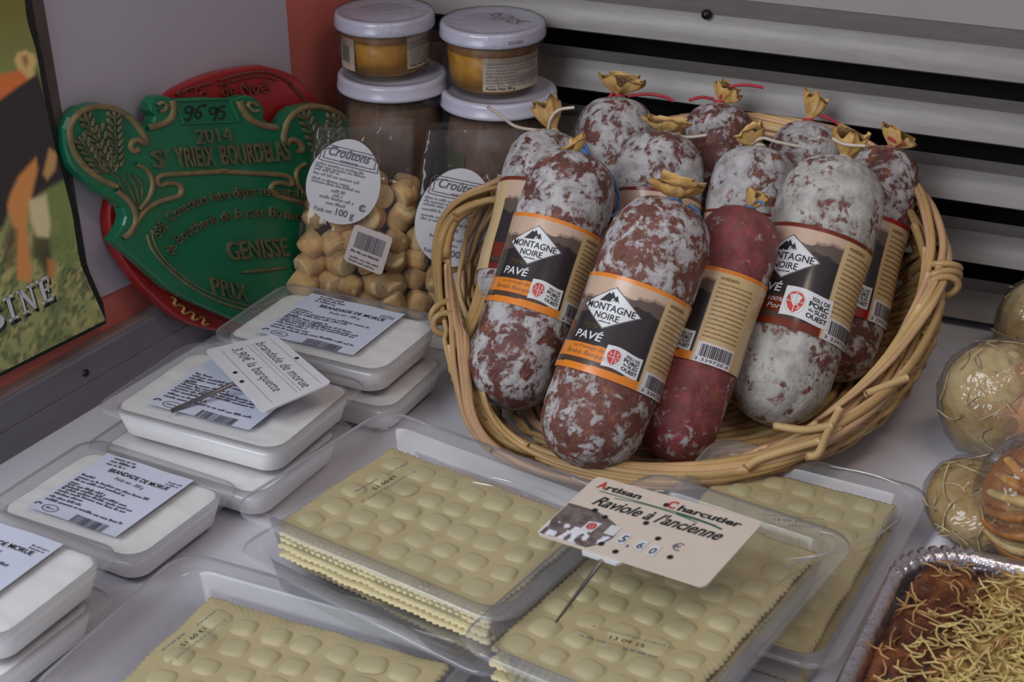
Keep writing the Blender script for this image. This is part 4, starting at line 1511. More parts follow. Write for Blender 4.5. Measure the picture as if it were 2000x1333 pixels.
# ties round the rim at both handles
for (s, n, kr) in ((0.667, 2, 0.72), (0.205, 3, 0.88)):
    for k in range(n):
        c = rim_at(s + k * 0.010)
        tan = unit(rim_at(s + k * 0.010 + .005) - c)
        out = unit(np.cross(tan, BNN))
        pts = [c + (out * (math.cos(a) * 0.0088 * kr - .002) + BNN * math.sin(a) * 0.0068 * kr) + tan * 0.003 * math.sin(a + k) for a in np.linspace(0, 2 * math.pi, 22)]
        mb = MB()
        mb.tube(pts, 0.0019, 7, caps=False)
        mb.build('binding', WK[3], basket)
# loose rod ends
for pts2, d in (([(1690, 770), (1735, 752), (1772, 738)], 0.004), ([(1640, 800), (1614, 850), (1598, 886), (1574, 893)], 0.007), ([(1455, 915), (1490, 895), (1600, 862)], 0.007), ([(1510, 832), (1570, 840), (1625, 832)], 0.008)):
    pts = smooth_curve([onpl(x, y, BF + BNN * d, BNN) for x, y in pts2], 20)
    mb = MB()
    mb.tube(pts, 0.0020, 7)
    mb.build('loose_rod', WK[0], basket)
# ------------------------------------------------------------------ dry sausages
M['sleeve'] = printed('glossy_sleeve_print', 0.22, coat=0.35)
M['label_white'] = plain('white_label_print', (0.66, 0.66, 0.67, 1), 0.3, var=0.02)
M['label_grey'] = plain('grey_label_print', (0.13, 0.12, 0.125, 1), 0.3, var=0.02)
M['label_red'] = plain('red_shield_print', (0.55, 0.05, 0.045, 1), 0.3, var=0.1)
M['label_gold'] = plain('gold_label_print', (0.10, 0.075, 0.02, 1), 0.3, var=0.1)
M['label_brown'] = plain('brown_label_print', (0.25, 0.13, 0.05, 1), 0.4, var=0.1)
M['casing'] = None
def casing_mat():
    m, nt, out = _nodes('dried_casing')
    b = _bsdf(nt, out, 0.38, 0.0, 0.5)
    vec = _coord(nt, stretch=(1, 1, 0.5))
    nt.links.new(_ramp(nt, _noise(nt, vec, 160, 4), [(0.3, (0.44, 0.22, 0.055, 1)), (0.55, (0.60, 0.37, 0.13, 1)), (0.75, (0.68, 0.50, 0.26, 1))]), b.inputs['Base Color'])
    nt.links.new(_bump(nt, _noise(nt, vec, 330, 4), 0.6, 0.001), b.inputs['Normal'])
    return m
M['casing'] = casing_mat()
M['cord_blue'] = plain('blue_cord', (0.09, 0.19, 0.42, 1), 0.7, var=0.2, vscale=400)
M['cord_white'] = plain('cream_cord', (0.55, 0.46, 0.38, 1), 0.75, var=0.12, vscale=400)
M['cord_red'] = plain('red_cord', (0.42, 0.035, 0.05, 1), 0.7, var=0.15, vscale=400)

LABEL_COL = {'orange': (238, 140, 50), 'brown': (120, 46, 26), 'red': (170, 28, 28)}
def sleeve_image(U, V, var):
    """colour of the printed sleeve at angle U (radians) and height V (0..1)"""
    acc = lin(LABEL_COL[var]) * 0.85
    img = np.zeros(U.shape + (3,)) + lin((46, 40, 42)) * 1.15
    ridge = 0.80 + 0.05 * np.sin(U * 2.3 + 0.7) + 0.05 * (vnoise(U * 30 + 300, U * 0, 7, 11) - .5) + 0.035 * (vnoise(U * 80 + 300, U * 0, 7, 12) - .5)
    ridge2 = ridge - 0.11 + 0.05 * np.sin(U * 3.1 + 2)
    sky = (V > ridge)
    img[sky] = lin((188, 160, 140)) * 1.1
    mid = (V <= ridge) & (V > ridge2)
    img[mid] = lin((88, 74, 66)) * 1.2
    far = sky & (V < ridge + 0.025) & (np.sin(U * 4) > 0.2)
    img[far] = lin((150, 124, 106)) * 1.1
    # coloured flavour panel and stripes
    panel = (U > -1.6) & (U < -0.05) & (V > 0.125) & (V < 0.285 + 0.015 * np.sin(U * 2))
    img[panel] = acc
    img[V > 0.955] = acc
    img[V < 0.055 + 0.035 * np.clip((U + 1.6) / 2.4, 0, 1)] = acc
    band = (V > 0.075) & (V < 0.12) & (U < 0.2) & (U > -1.6)
    img[band] = lin((74, 56, 48)) * 1.1
    col = (U > 0.62) | (U < -1.62)
    beige = col & (V < 0.955)
    img[beige] = lin((206, 178, 132)) * 1.0
    bar = (U > 0.66) & (U < 1.6) & (V < 0.215)
    img[bar] = lin((226, 222, 226)) * 0.95
    return img

def bspline_profile(r, L, pinch):
    """(radius, distance along the axis) from the round foot to the gathered top"""
    pr = []
    for a in np.linspace(-90, 0, 13):
        pr.append((r * max(0.004, math.cos(math.radians(a)) ** 0.85), r * 0.98 * math.sin(math.radians(a))))
    for q in np.linspace(0, 1, 18)[1:]:
        pr.append((r * (1 + 0.02 * math.sin(q * 9)), L * q))
    for a in np.linspace(0, 84, 14)[1:]:
        c = math.cos(math.radians(a))
        pr.append((r * (pinch + (1 - pinch) * c ** 0.75), L + r * 0.88 * math.sin(math.radians(a))))
    pr.append((r * pinch * 0.75, L + r * 0.96))
    return pr

def sausage(label, b, t, r, mat, seed, sleeve=None, tuft=None, cord=None, pinch=0.14):
    """b, t: centres of the lower and upper cap; sleeve: (variant, v0, v1 along b-t in metres, phi0, flagscale)"""
    rng = random.Random(seed)
    b, t = np.asarray(b, float), np.asarray(t, float)
    ez = unit(t - b)
    L = float(np.linalg.norm(t - b))
    tocam = unit(CAM - (b + t) / 2)
    ef = unit(tocam - ez * np.dot(tocam, ez))        # towards the viewer's side of the sausage
    es = unit(np.cross(ef, ez))                        # girth direction
    if es[0] < 0:
        es = -es
    S_ = thing('dry_sausage', label, 'sausage', b - ez * r, group='dry sausages standing in the basket')
    prof = bspline_profile(r, L, pinch)
    n = 76
    th = np.arange(n) * 2 * math.pi / n
    P = []
    for k, (rr, h) in enumerate(prof):
        row = []
        up = max(0.0, (h - L) / (r * .96))
        low = max(0.0, -h / r)
        for a in th:
            q = rr
            q *= 1 + 0.030 * nz(2.2 * math.cos(a) + seed * 3, 2.2 * math.sin(a), h * 45) * (1 - up) + 0.020 * nz(6 * math.cos(a), 6 * math.sin(a) + seed, h * 160)
            if sleeve and sleeve[1] - .002 < h < sleeve[2] + .002:
                q = rr * (1 + 0.012 * nz(2.2 * math.cos(a) + seed * 3, 2.2 * math.sin(a), h * 45))
            pl = 0.055 * up * abs(math.sin(a * 11 + seed + 0.9 * math.sin(a * 3))) + 0.03 * low * abs(math.sin(a * 7 + seed))
            q *= 1 - pl
            row.append(b + ez * h + (es * math.sin(a) + ef * math.cos(a)) * q)
        P.append(row)
    mb = MB()
    mb.grid(np.array(P), closed_v=True)
    o = len(P) * n
    mb.f.append(tuple(range(o - n, o)))
    mb.f.append(tuple(range(n))[::-1])
    body = mb.build('meat_body', mat, S_)
    bm = bmesh.new(); bm.from_mesh(body.data); bmesh.ops.recalc_face_normals(bm, faces=bm.faces); bm.to_mesh(body.data); bm.free()
    top = t + ez * r * 0.93
    # dried casing gathered above the knot
    if tuft:
        tip, wpx = tuft
        depth_y = top[1] - 0.001
        T = ony(tip[0], tip[1], depth_y)
        d = T - top
        hl = float(np.linalg.norm(d))
        dz = unit(d)
        dx = unit(np.cross(dz, tocam))
        dy = np.cross(dx, dz)
        w = wpx / FPX * np.linalg.norm(top - CAM) / 2
        rows = []
        m = 40
        for k in range(11):
            q = k / 10
            if q < 0.22:
                rad = r * pinch * (0.95 - 0.6 * q)
            else:
                rad = r * pinch * 0.80 + (w - r * pinch * 0.8) * math.sin((q - .22) / .78 * math.pi * .56) ** 0.9
            ring = []
            for j in range(m):
                a = j * 2 * math.pi / m
                ruff = 1 + (0.16 * math.sin(a * 7 + seed) + 0.12 * math.sin(a * 13 + 2 * seed) + 0.3 * nz(2 * math.cos(a), 2 * math.sin(a), seed * 1.3)) * q
                up = 0.34 * hl * q * nz(2.2 * math.cos(a) + seed, 2.2 * math.sin(a), 0.5) + 0.05 * hl * q * math.sin(a * 9 + seed)
                ring.append(top + dz * (hl * q + up) + (dx * math.cos(a) + dy * math.sin(a) * 0.5) * rad * ruff)
            rows.append(ring)
        mb = MB()
        mb.grid(np.array(rows), closed_v=True)
        mb.f.append(tuple(range(10 * m, 11 * m)))
        mb.build('casing_tuft', M['casing'], S_)
    if cord:
        cm, paths = cord
        mb = MB()
        c0 = top + ez * r * 0.02
        ring = [c0 + (es * math.cos(a) + ef * math.sin(a)) * r * pinch * 0.98 + ez * 0.0004 * math.sin(a) for a in np.linspace(0, 4 * math.pi, 40)]
        mb.tube(ring, 0.0009, 6)
        cd = mb.build('cord', M[cm], S_)
        for pth, dy in paths:
            pts = [ony(x, y, top[1] + d2) for (x, y), d2 in zip(pth, np.linspace(-0.002, dy, len(pth)))]
            mb = MB()
            mb.tube(smooth_curve(pts, 26), 0.00095, 6)
            mb.build('cord_end', M[cm], cd)
    if sleeve:
        var, h0, h1, phi0, fs = sleeve
        H = h1 - h0
        nu, nv = 150, 110
        uu = np.linspace(-2.6, 2.2, nu)
        vv = np.linspace(0, 1, nv)
        U, V = np.meshgrid(uu, vv, indexing='ij')
        img = sleeve_image(U, V, var)
        def rad_at(a, h):
            k = h / L
            return r * (1 + 0.02 * math.sin(min(max(k, 0), 1) * 9)) * 1.035
        def sf(off):
            def fn(u, v, z):
                a = u + phi0
                h = h0 + v * H - 0.0022 * math.cos(u * 0.8) + 0.0022
                q = rad_at(a, h) + off
                return b + ez * h + (es * math.sin(a) + ef * math.cos(a)) * q
            return fn
        mb = MB()
        fn = sf(0.0)
        mb.grid(np.array([[fn(u, v, 0) for v in vv] for u in uu]))
        mb.c = np.concatenate([img.reshape(-1, 3), np.ones((nu * nv, 1))], axis=1)
        lb = mb.build('sleeve_label', M['sleeve'], S_)
        f1, f2, f3 = sf(0.00022), sf(0.00040), sf(0.00058)
        def diamond(mb, fn, cx, cy, hw, hh, n=10):
            P = []
            for i in range(n + 1):
                q = -1 + 2 * i / n
                e = (1 - abs(q))
                P.append([fn(cx + q * hw, cy - hh * e, 0), fn(cx + q * hw, cy, 0), fn(cx + q * hw, cy + hh * e, 0)])
            mb.grid(np.array(P))
        cx, cy = -0.38, 0.665
        hw, hh = 0.60, 0.205
        mb = MB(); diamond(mb, f1, cx, cy, hw * 1.06, hh * 1.07); mb.build('logo_border', M['label_grey'], lb)
        mb = MB(); diamond(mb, f2, cx, cy, hw, hh); lg_ = mb.build('logo_diamond', M['label_white'], lb)
        mb = MB()
        put_text(mb, 'MONTAGNE', f3, cx, cy - 0.030, 0.070, w=1.02, align='c', bold=0.012)
        put_text(mb, 'NOIRE', f3, cx, cy - 0.118, 0.066, w=0.50, align='c', bold=0.012)
        put_small_print(mb, f3, cx - .13, cy - 0.152, .26, 0.016, rng, 1.0)
        q = [(-.26, .055), (-.10, .150), (-.06, .135), (-.03, .165), (.02, .125), (.05, .105), (-.01, .095), (-.03, .060)]
        mb.add([f3(cx + a, cy + c, 0) for a, c in q], [tuple(range(len(q)))])
        q = [(0.0, .060), (.05, .120), (.075, .135), (.15, .060), (.10, .085), (.075, .065), (.05, .09)]
        mb.add([f3(cx + a, cy + c, 0) for a, c in q], [tuple(range(len(q)))])
        mb.build('logo_lettering', M['ink'], lb, smooth=False, kind='stuff')
        mb = MB(); put_text(mb, 'MINI', f1, -0.80, 0.435, 0.055, w=0.36, shear=0.12); mb.build('lettering', M['label_gold'], lb, smooth=False, kind='stuff')
        mb = MB(); put_text(mb, 'PAVÉ', f1, -0.92, 0.320, 0.082, w=0.62, shear=0.12, bold=0.015); mb.build('lettering', M['label_white'], lb, smooth=False, kind='stuff')
        mb = MB()
        if var == 'orange':
            put_text(mb, 'au fromage de', f1, -0.85, 0.225, 0.036, w=0.66, shear=0.2)
            put_text(mb, 'Brebis Basque', f1, -0.98, 0.155, 0.050, w=0.86, shear=0.2)
            mb.build('lettering', M['label_brown'], lb, smooth=False, kind='stuff')
        elif var == 'brown':
            put_text(mb, '100%', f1, -0.50, 0.225, 0.040, w=0.30, shear=0.2)
            put_text(mb, 'Porc', f1, -0.48, 0.155, 0.050, w=0.34, shear=0.2)
            mb.build('lettering', M['label_white'], lb, smooth=False, kind='stuff')
        # flag with shield
        fx0, fy0, fw_, fh_ = -0.16 * fs, 0.105, 0.70 * fs, 0.215 * fs
        wav = lambda f: (lambda x, y, z: f(fx0 + x * fw_, fy0 + y * fh_ + 0.012 * math.sin(x * 5.5) - 0.010 * x, z))
        mb = MB(); put_quad(mb, wav(f1), 0, 0, 1, 1, 14, 3); fl_ = mb.build('quality_flag', M['label_white'], lb)
        mb = MB()
        g = wav(f2)
        sh = [(0.24, 0.10), (0.34, 0.24), (0.40, 0.45), (0.41, 0.70), (0.35, 0.80), (0.24, 0.84), (0.13, 0.80), (0.07, 0.70), (0.08, 0.45), (0.14, 0.24)]
        mb.add([g(x, y, 0) for x, y in sh], [tuple(range(len(sh)))])
        shd = mb.build('shield', M['label_red'], lb, smooth=False)
        mb = MB()
        g = wav(f3)
        put_stroke(mb, g, [(0.24, 0.12), (0.245, .45), (0.24, 0.82)], 0.018, 8)
        put_stroke(mb, g, [(0.08, 0.50), (0.24, 0.46), (0.40, 0.52)], 0.022, 8)
        put_stroke(mb, g, [(0.11, 0.70), (0.17, 0.62), (0.14, 0.56)], 0.02, 8)
        put_stroke(mb, g, [(0.29, 0.72), (0.35, 0.66), (0.30, 0.58)], 0.02, 8)
        put_stroke(mb, g, [(0.28, 0.40), (0.34, 0.34), (0.30, 0.24)], 0.02, 8)
        put_ring(mb, g, 0.24, 0.47, 0.195, 0.40, 0.012, 24)
        mb.build('shield_lines', M['label_white'], lb, smooth=False, kind='stuff')
        mb = MB()
        g = wav(f2)
        put_text(mb, 'ISSU DE', g, 0.55, 0.74, 0.13, w=0.38, bold=0.02)
        put_text(mb, 'PORC', g, 0.51, 0.53, 0.17, w=0.42, bold=0.035)
        put_text(mb, 'du', g, 0.52, 0.37, 0.10, w=0.10, bold=0.02)
        put_text(mb, 'SUD', g, 0.65, 0.35, 0.14, w=0.27, bold=0.025)
        put_text(mb, 'OUEST', g, 0.50, 0.14, 0.16, w=0.45, bold=0.03)
        mb.build('lettering', M['ink'], lb, smooth=False, kind='stuff')
        # ingredients column and bar code
        mb = MB()
        put_text(mb, 'INGRÉDIENTS :', f1, 0.70, 0.885, 0.030, w=0.45, bold=0.03)
        for k in range(13):
            put_small_print(mb, f1, 0.70, 0.835 - k * 0.047, 0.92, 0.017, rng)
        mb.build('small_print', M['label_brown'], lb, smooth=False, kind='stuff')
        mb = MB()
        put_barcode(mb, f1, 0.76, 0.065, 0.80, 0.130, rng)
        put_text(mb, '3 339720 4', f1, 0.69, 0.018, 0.034, w=0.85)
        mb.build('barcode', M['ink'], lb, smooth=False, kind='stuff')
    return S_

def px_r(px, p):
    return px / FPX * float(np.dot(p - CAM, FW))
SM = {}
def smat(name, mold, seed, **kw):
    SM[name] = salami_mat('cured_meat_' + name, mold, seed, **kw)
    return SM[name]
# front row
sausage('dry sausage with orange label shining in the light, at the end nearest the brandade', (0.0013, -0.1001, 0.0371), (0.0304, -0.0442, 0.1093), 0.0237, smat('a', 0.57, 1), 1, ('orange', 0.0250, 0.0740, -0.02, 1.0), ((1118, 280), 58), ('cord_blue', [([(1136, 288), (1152, 310), (1188, 335), (1208, 380), (1205, 412), (1194, 424)], -0.012), ([(1128, 276), (1142, 282), (1150, 305)], -0.002)]))
sausage('dry sausage with orange label standing furthest forward, reaching over the basket front', (0.0396, -0.1575, 0.0375), (0.0719, -0.1061, 0.1063), 0.0255, smat('b', 0.42, 2, brown=(0.15, 0.055, 0.028)), 2, ('orange', 0.0160, 0.0655, -0.06, 1.0), ((1322, 352), 92), ('cord_blue', [([(1325, 405), (1350, 418), (1375, 440)], -0.010), ([(1345, 400), (1362, 412), (1368, 430)], -0.006), ([(1300, 405), (1330, 412), (1372, 436)], -0.012)]))
sausage('dark red dry sausage with orange label turned to show its bar code', (0.0825, -0.1382, 0.0254), (0.1146, -0.0818, 0.0963), 0.0209, smat('c', 0.16, 3, red=(0.20, 0.020, 0.028), brown=(0.19, 0.05, 0.04)), 3, ('orange', 0.0265, 0.0755, -0.80, 1.0), ((1484, 376), 46), ('cord_blue', [([(1470, 396), (1484, 392), (1492, 400)], -0.004)]))
sausage('large white-bloomed dry sausage with brown label, in front of the red labelled one', (0.1374, -0.1039, 0.0332), (0.1677, -0.0474, 0.1046), 0.0271, smat('d', 0.80, 4, brown=(0.15, 0.06, 0.045), moldcol=(0.52, 0.50, 0.465)), 4, ('brown', 0.0180, 0.0730, -0.12, 1.32), ((1664, 258), 62), ('cord_white', [([(1625, 270), (1650, 282), (1690, 285)], -0.008), ([(1620, 275), (1600, 268)], -0.006)]))
sausage('dry sausage with red label at the far end against the basket side', (0.1767, -0.0602, 0.0287), (0.2038, -0.0022, 0.0996), 0.0207, smat('e', 0.52, 5), 5, ('red', 0.0110, 0.0690, -0.10, 1.0), ((1760, 258), 62), ('cord_red', [([(1735, 268), (1752, 278), (1768, 282)], -0.006)]))
# second row
sausage('white-bloomed dry sausage with cream cord, behind the shining orange label', (0.0034, -0.0341, 0.0507), (0.0189, 0.0119, 0.1018), 0.0230, smat('f', 0.74, 6), 6, ('brown', 0.000, 0.054, 0.75, 1.0), ((1064, 196), 52), ('cord_white', [([(1060, 256), (1010, 248), (980, 228), (952, 208)], -0.004), ([(1070, 256), (1076, 232), (1092, 215), (1122, 210)], -0.006)]))
sausage('white-bloomed dry sausage in the middle of the heap, cream cord end hanging right', (0.0708, -0.0464, 0.0441), (0.0811, 0.0007, 0.1036), 0.0243, smat('h', 0.72, 7), 7, ('brown', 0.010, 0.060, 0.2, 1.0), ((1302, 234), 84), ('cord_white', [([(1300, 258), (1340, 268), (1380, 264)], -0.004)]))
sausage('bloomed dry sausage with a cream cord trailing to the large white one', (0.1221, -0.0451, 0.0398), (0.1326, -0.0074, 0.0983), 0.0242, smat('j', 0.68, 8), 8, ('brown', 0.012, 0.052, 0.1, 1.0), ((1462, 254), 58), ('cord_white', [([(1468, 280), (1490, 270), (1520, 278), (1570, 288)], -0.006)]))
# back row
sausage('dry sausage with red cord and wide fanned casing, back row beside the jars', (0.0505, 0.0051, 0.0325), (0.0597, 0.0498, 0.1087), 0.0230, smat('g', 0.62, 9), 9, None, ((1216, 152), 82), ('cord_red', [([(1198, 182), (1190, 190), (1182, 200)], -0.006), ([(1225, 188), (1265, 184), (1300, 190), (1315, 198)], -0.004)]))
sausage('pleated dry sausage with red cord, middle of the back row', (0.1129, 0.0036, 0.0332), (0.1184, 0.046, 0.1076), 0.0215, smat('i', 0.55, 10), 10, ('red', 0.0, 0.045, 0.0, 1.0), ((1426, 172), 56), ('cord_red', [([(1405, 192), (1420, 172), (1455, 166), (1492, 171)], -0.004), ([(1395, 194), (1370, 190), (1346, 196)], -0.004)]))
sausage('dry sausage with red cord behind the large white one, back row', (0.1563, -0.01, 0.0331), (0.1666, 0.032, 0.1028), 0.0204, smat('k', 0.60, 11), 11, None, ((1596, 188), 44), ('cord_red', [([(1598, 224), (1620, 232), (1640, 244)], -0.004)]))
# ------------------------------------------------------------------ price cards
M['card'] = plain('white_plastic_card', (0.60, 0.595, 0.615, 1), 0.35, var=0.02)
M['card_cream'] = plain('cream_plastic_card', (0.60, 0.505, 0.43, 1), 0.35, var=0.03)
M['pin'] = plain('steel_pin', (0.30, 0.26, 0.26, 1), 0.35, metal=0.8, var=0.1)
M['card_red'] = plain('red_print', (0.50, 0.04, 0.04, 1), 0.4)
M['card_green'] = plain('green_print', (0.03, 0.12, 0.07, 1), 0.4)
M['card_photo'] = printed('card_photo_print', 0.35)
M['navy'] = plain('navy_print', (0.02, 0.03, 0.11, 1), 0.4)

def card(name, label, q, mat, thick=0.0009, corner=0.05, asp=1.7):
    """q: tl, tr, br, bl in space"""
    tl, tr, br, bl = [np.asarray(p, float) for p in q]
    nrm = unit(np.cross(tr - tl, tl - bl))
    if nrm[2] < 0:
        nrm = -nrm
    t = thing(name, label, 'price card', (tl + tr + br + bl) / 4)
    def P(x, y, z=0.0):
        return tl * (1 - x) * y + tr * x * y + br * x * (1 - y) + bl * (1 - x) * (1 - y) + nrm * z
    r = rrect(0.5 * asp, 0.5, corner * asp * .8, 5)
    loop = [(p[0] / asp + 0.5, p[1] + 0.5) for p in r]
    mb = MB()
    n = len(loop)
    mb.add([P(x, y, 0) for x, y in loop] + [P(x, y, -thick) for x, y in loop], [tuple(range(n)), tuple(range(n, 2 * n))[::-1]] + [(i, i + n, (i + 1) % n + n, (i + 1) % n) for i in range(n)])
    mb.build('card', mat, t, smooth=False)
    return t, P, nrm
z = (.0530, .0530, .0490, .0490)
tc1, P1, n1 = card('price_card', 'small white card priced 3,90 euros, pinned in a brandade tray', [onz(535, 652, .0525), onz(648, 748, .0525), onz(513, 806, .0490), onz(400, 684, .0490)], M['card'], corner=0.05, asp=1.75)
f = lambda x, y, z: P1(x, y, 0.0002)
mb = MB()
put_text(mb, 'brandade de morue', f, 0.09, 0.65, 0.15, w=0.83, shear=0.2)
put_text(mb, '3,90€ la barquette', f, 0.09, 0.31, 0.15, w=0.74, shear=0.2)
mb.build('lettering', M['grey_ink'], tc1, smooth=False, kind='stuff')
mb = MB()
for y in (0.18, 0.54, 0.60, 0.88):
    put_quad(mb, f, 0.08, y, 0.94, y + 0.006)
mb.build('guide_lines', M['pale_ink'], tc1, smooth=False, kind='stuff')
def hole(t, P, x, y, r, asp):
    mb = MB()
    mb.add([P(x + r / asp * math.cos(a), y + r * math.sin(a), 0.0003) for a in np.arange(16) * math.pi / 8], [tuple(range(16))])
    mb.build('punched_hole', M['ink'], t, smooth=False)
for x, y in ((0.49, 0.93), (0.42, 0.10), (0.56, 0.08)):
    hole(tc1, P1, x, y, 0.030, 1.75)
mb = MB()
mb.tube([P1(0.50, 0.3, -0.0018), P1(0.50, 0.02, -0.002), onz(334, 804, .0400)], 0.0011, 6)
mb.build('pin', M['pin'], tc1)

tc2, P2, n2 = card('price_card', 'large cream card priced 5,60 euros, standing in the front raviole tray', [onz(1166, 930, .0715), onz(1492, 1020, .0715), onz(1376, 1148, .0655), onz(1046, 1042, .0655)], M['card_cream'], corner=0.045, asp=1.9)
f = lambda x, y, z: P2(x, y, 0.00025)
f0 = lambda x, y, z: P2(x, y, 0.00012)
mb = MB()
put_text(mb, 'rtisan', f, 0.107, 0.835, 0.085, w=0.215, bold=0.032, shear=0.1)
put_text(mb, 'harcutier', f, 0.545, 0.835, 0.085, w=0.37, bold=0.032, shear=0.1)
put_text(mb, 'Raviole à l\'ancienne', f, 0.115, 0.595, 0.145, w=0.76, shear=0.45, bold=0.02)
mb.build('lettering', M['ink'], tc2, smooth=False, kind='stuff')
mb = MB()
put_text(mb, 'A', f, 0.055, 0.835, 0.11, w=0.052, bold=0.03)
put_text(mb, 'C', f, 0.48, 0.835, 0.11, w=0.05, bold=0.03)
mb.build('lettering', M['card_red'], tc2, smooth=False, kind='stuff')
mb = MB()
put_stroke(mb, f, [(0.09, 0.795), (0.35, 0.80), (0.62, 0.80), (0.80, 0.775)], 0.012)
put_stroke(mb, f, [(0.20, 0.755), (0.35, 0.785), (0.55, 0.78), (0.70, 0.745)], 0.010)
put_stroke(mb, f, [(0.56, 0.79), (0.75, 0.775), (0.84, 0.75)], 0.022)
mb.build('flourish', M['card_green'], tc2, smooth=False, kind='stuff')
# small photograph in its rounded corner panel
nx, ny = 48, 34
P = []
cols = []
for i in range(nx):
    for j in range(ny):
        v = 0.02 + 0.50 * j / (ny - 1)
        e = 0.30 + 0.08 * math.sin(math.pi * min(1, j / (ny - 1) * 1.05)) - 0.12 * max(0, (j / (ny - 1) - .72) / .28) ** 2
        u = 0.006 + (e - 0.006) * i / (nx - 1)
        P.append(f0(u, v, 0))
        g = float(vnoise(np.array(u * 400.), np.array(v * 300.), 9, 5))
        c = lin((104, 92, 90)) * (0.6 + 0.9 * g)
        if v < 0.24 and float(vnoise(np.array(u * 500.), np.array(v * 200.), 14, 8)) > 0.5:
            c = lin((205, 205, 214)) * 1.1
        if i > nx - 3 or (j > ny - 3):
            c = lin((84, 78, 78))
        cols.append((*c, 1))
mb = MB()
mb.grid(np.array(P).reshape(nx, ny, 3), flip=True)
mb.c = np.array(cols)
mb.build('photo_panel', M['card_photo'], tc2)
mb = MB(); q = [(0.185, 0.20), (0.255, 0.22), (0.265, 0.38), (0.195, 0.36)]; mb.add([f(*p, 0) for p in q], [(0, 1, 2, 3)]); mb.build('emblem', M['card'], tc2, smooth=False)
fe = lambda x, y, z: P2(x, y, 0.0004)
mb = MB(); put_ring(mb, fe, 0.228, 0.30, 0.026, 0.052, 0.014, 18); put_quad(mb, fe, 0.222, 0.27, 0.234, 0.33); mb.build('emblem_mark', M['card_red'], tc2, smooth=False, kind='stuff')
for s, x, y in (('5', 0.415, 0.215), ('6', 0.525, 0.205), ('0', 0.605, 0.185)):
    mb = MB(); put_quad(mb, f, x - 0.008, y - 0.02, x + 0.042, y + 0.13); dg_ = mb.build('number_tile', M['card'], tc2, smooth=False)
    mb = MB(); put_text(mb, s, fe, x + 0.002, y, 0.105 if s == '5' else 0.09, w=0.036 if s == '5' else .03, bold=0.01, shear=0.15); mb.build('digit', M['navy'], dg_, smooth=False)
mb = MB()
put_text(mb, ',', f, 0.475, 0.19, 0.13, w=0.016)
put_text(mb, '€', f, 0.685, 0.32, 0.11, w=0.055)
mb.build('lettering', M['grey_ink'], tc2, smooth=False, kind='stuff')
mb = MB(); put_quad(mb, f, 0.315, 0.26, 0.375, 0.40); mb.build('number_tile', M['card'], tc2, smooth=False)
for x, y in ((0.475, 0.86), (0.465, 0.55), (0.355, 0.12), (0.455, 0.08), (0.59, 0.40), (0.725, 0.22), (0.165, 0.52), (0.245, 0.47)):
    hole(tc2, P2, x, y, 0.030, 1.9)
mb = MB()
mb.tube([P2(0.40, 0.20, -0.002), P2(0.415, -0.035, -0.002), onz(1085, 1217, .0475)], [.0011, .0011, .0005], 7)
mb.build('pin', M['pin'], tc2)
mb = MB()
mb.prism([P2(0.28, 0.01, -0.001), P2(0.52, 0.01, -0.001), P2(0.50, -0.035, -0.001), P2(0.30, -0.035, -0.001)], -n2 * 0.0012)
mb.build('clip', M['card'], tc2, smooth=False)
# ------------------------------------------------------------------ wrapped savoury buns on a white board
M['board'] = plain('white_plastic_board', (0.74, 0.72, 0.82, 1), 0.3, var=0.02)
def bun_mat(name, c0, c1, c2, scale=40, bump=0.5):
    m, nt, out = _nodes(name)
    b = _bsdf(nt, out, 0.55, 0.0, 0.4)
    vec = _coord(nt)
    nt.links.new(_ramp(nt, _noise(nt, vec, scale, 5, 0.6, 0.6), [(0.32, c0), (0.5, c1), (0.68, c2)]), b.inputs['Base Color'])
    nt.links.new(_bump(nt, _noise(nt, vec, 210, 5, 0.6, 0.8), bump, 0.002), b.inputs['Normal'])
    return m
M['bun'] = bun_mat('cheesy_bread', (0.30, 0.17, 0.05, 1), (0.45, 0.31, 0.13, 1), (0.52, 0.42, 0.24, 1))
M['bun_pink'] = bun_mat('baked_ham_topping', (0.42, 0.16, 0.07, 1), (0.47, 0.25, 0.13, 1), (0.44, 0.27, 0.13, 1), 55)
M['puff'] = bun_mat('golden_puff_pastry', (0.16, 0.045, 0.008, 1), (0.34, 0.13, 0.03, 1), (0.45, 0.28, 0.10, 1), 60, 0.3)
M['shred'] = plain('grated_cheese', (0.60, 0.45, 0.17, 1), 0.5, var=0.2, vscale=60)
M['shred_brown'] = plain('browned_grated_cheese', (0.40, 0.22, 0.08, 1), 0.5, var=0.45, vscale=60)
M['shred_pale'] = plain('pale_melted_cheese', (0.52, 0.42, 0.23, 1), 0.5, var=0.12, vscale=60)
M['wrap'] = film('bun_cling_film', (0.97, 0.97, 0.965, 1), 0.05, 0.55, 0.07, bump=1.0, bscale=55, haze=0.03, bdist=0.004)

p0, p1 = onz(1912, 915, .010), onz(1775, 1110, .010)
d = unit(p1 - p0); e = A(-d[1], d[0], 0)
if e[0] < 0:
    e = -e
cB = (p0 + p1) / 2 + e * 0.11 - d * 0.01
aB = math.atan2(e[1], e[0])
bo = thing('serving_board', 'white plastic board with a rounded edge under the wrapped buns', 'board', (cB[0], cB[1], 0.0), aB)
mb = MB()
Ls = [rrect(.108, .078, .02, 8), rrect(.110, .080, .02, 8), rrect(.110, .080, .02, 8), rrect(.1055, .0755, .02, 8), rrect(.101, .071, .016, 8), rrect(.097, .067, .016, 8)]
mb.grid(loops3(Ls, [0.0004, 0.003, 0.0100, 0.0140, 0.0140, 0.0085]), closed_v=True, flip=True)
n = len(Ls[0])
mb.f.append(tuple(5 * n + k for k in range(n)))
mb.f.append(tuple(range(n))[::-1])
mb.build('board', M['board'], bo, world_pts=False)

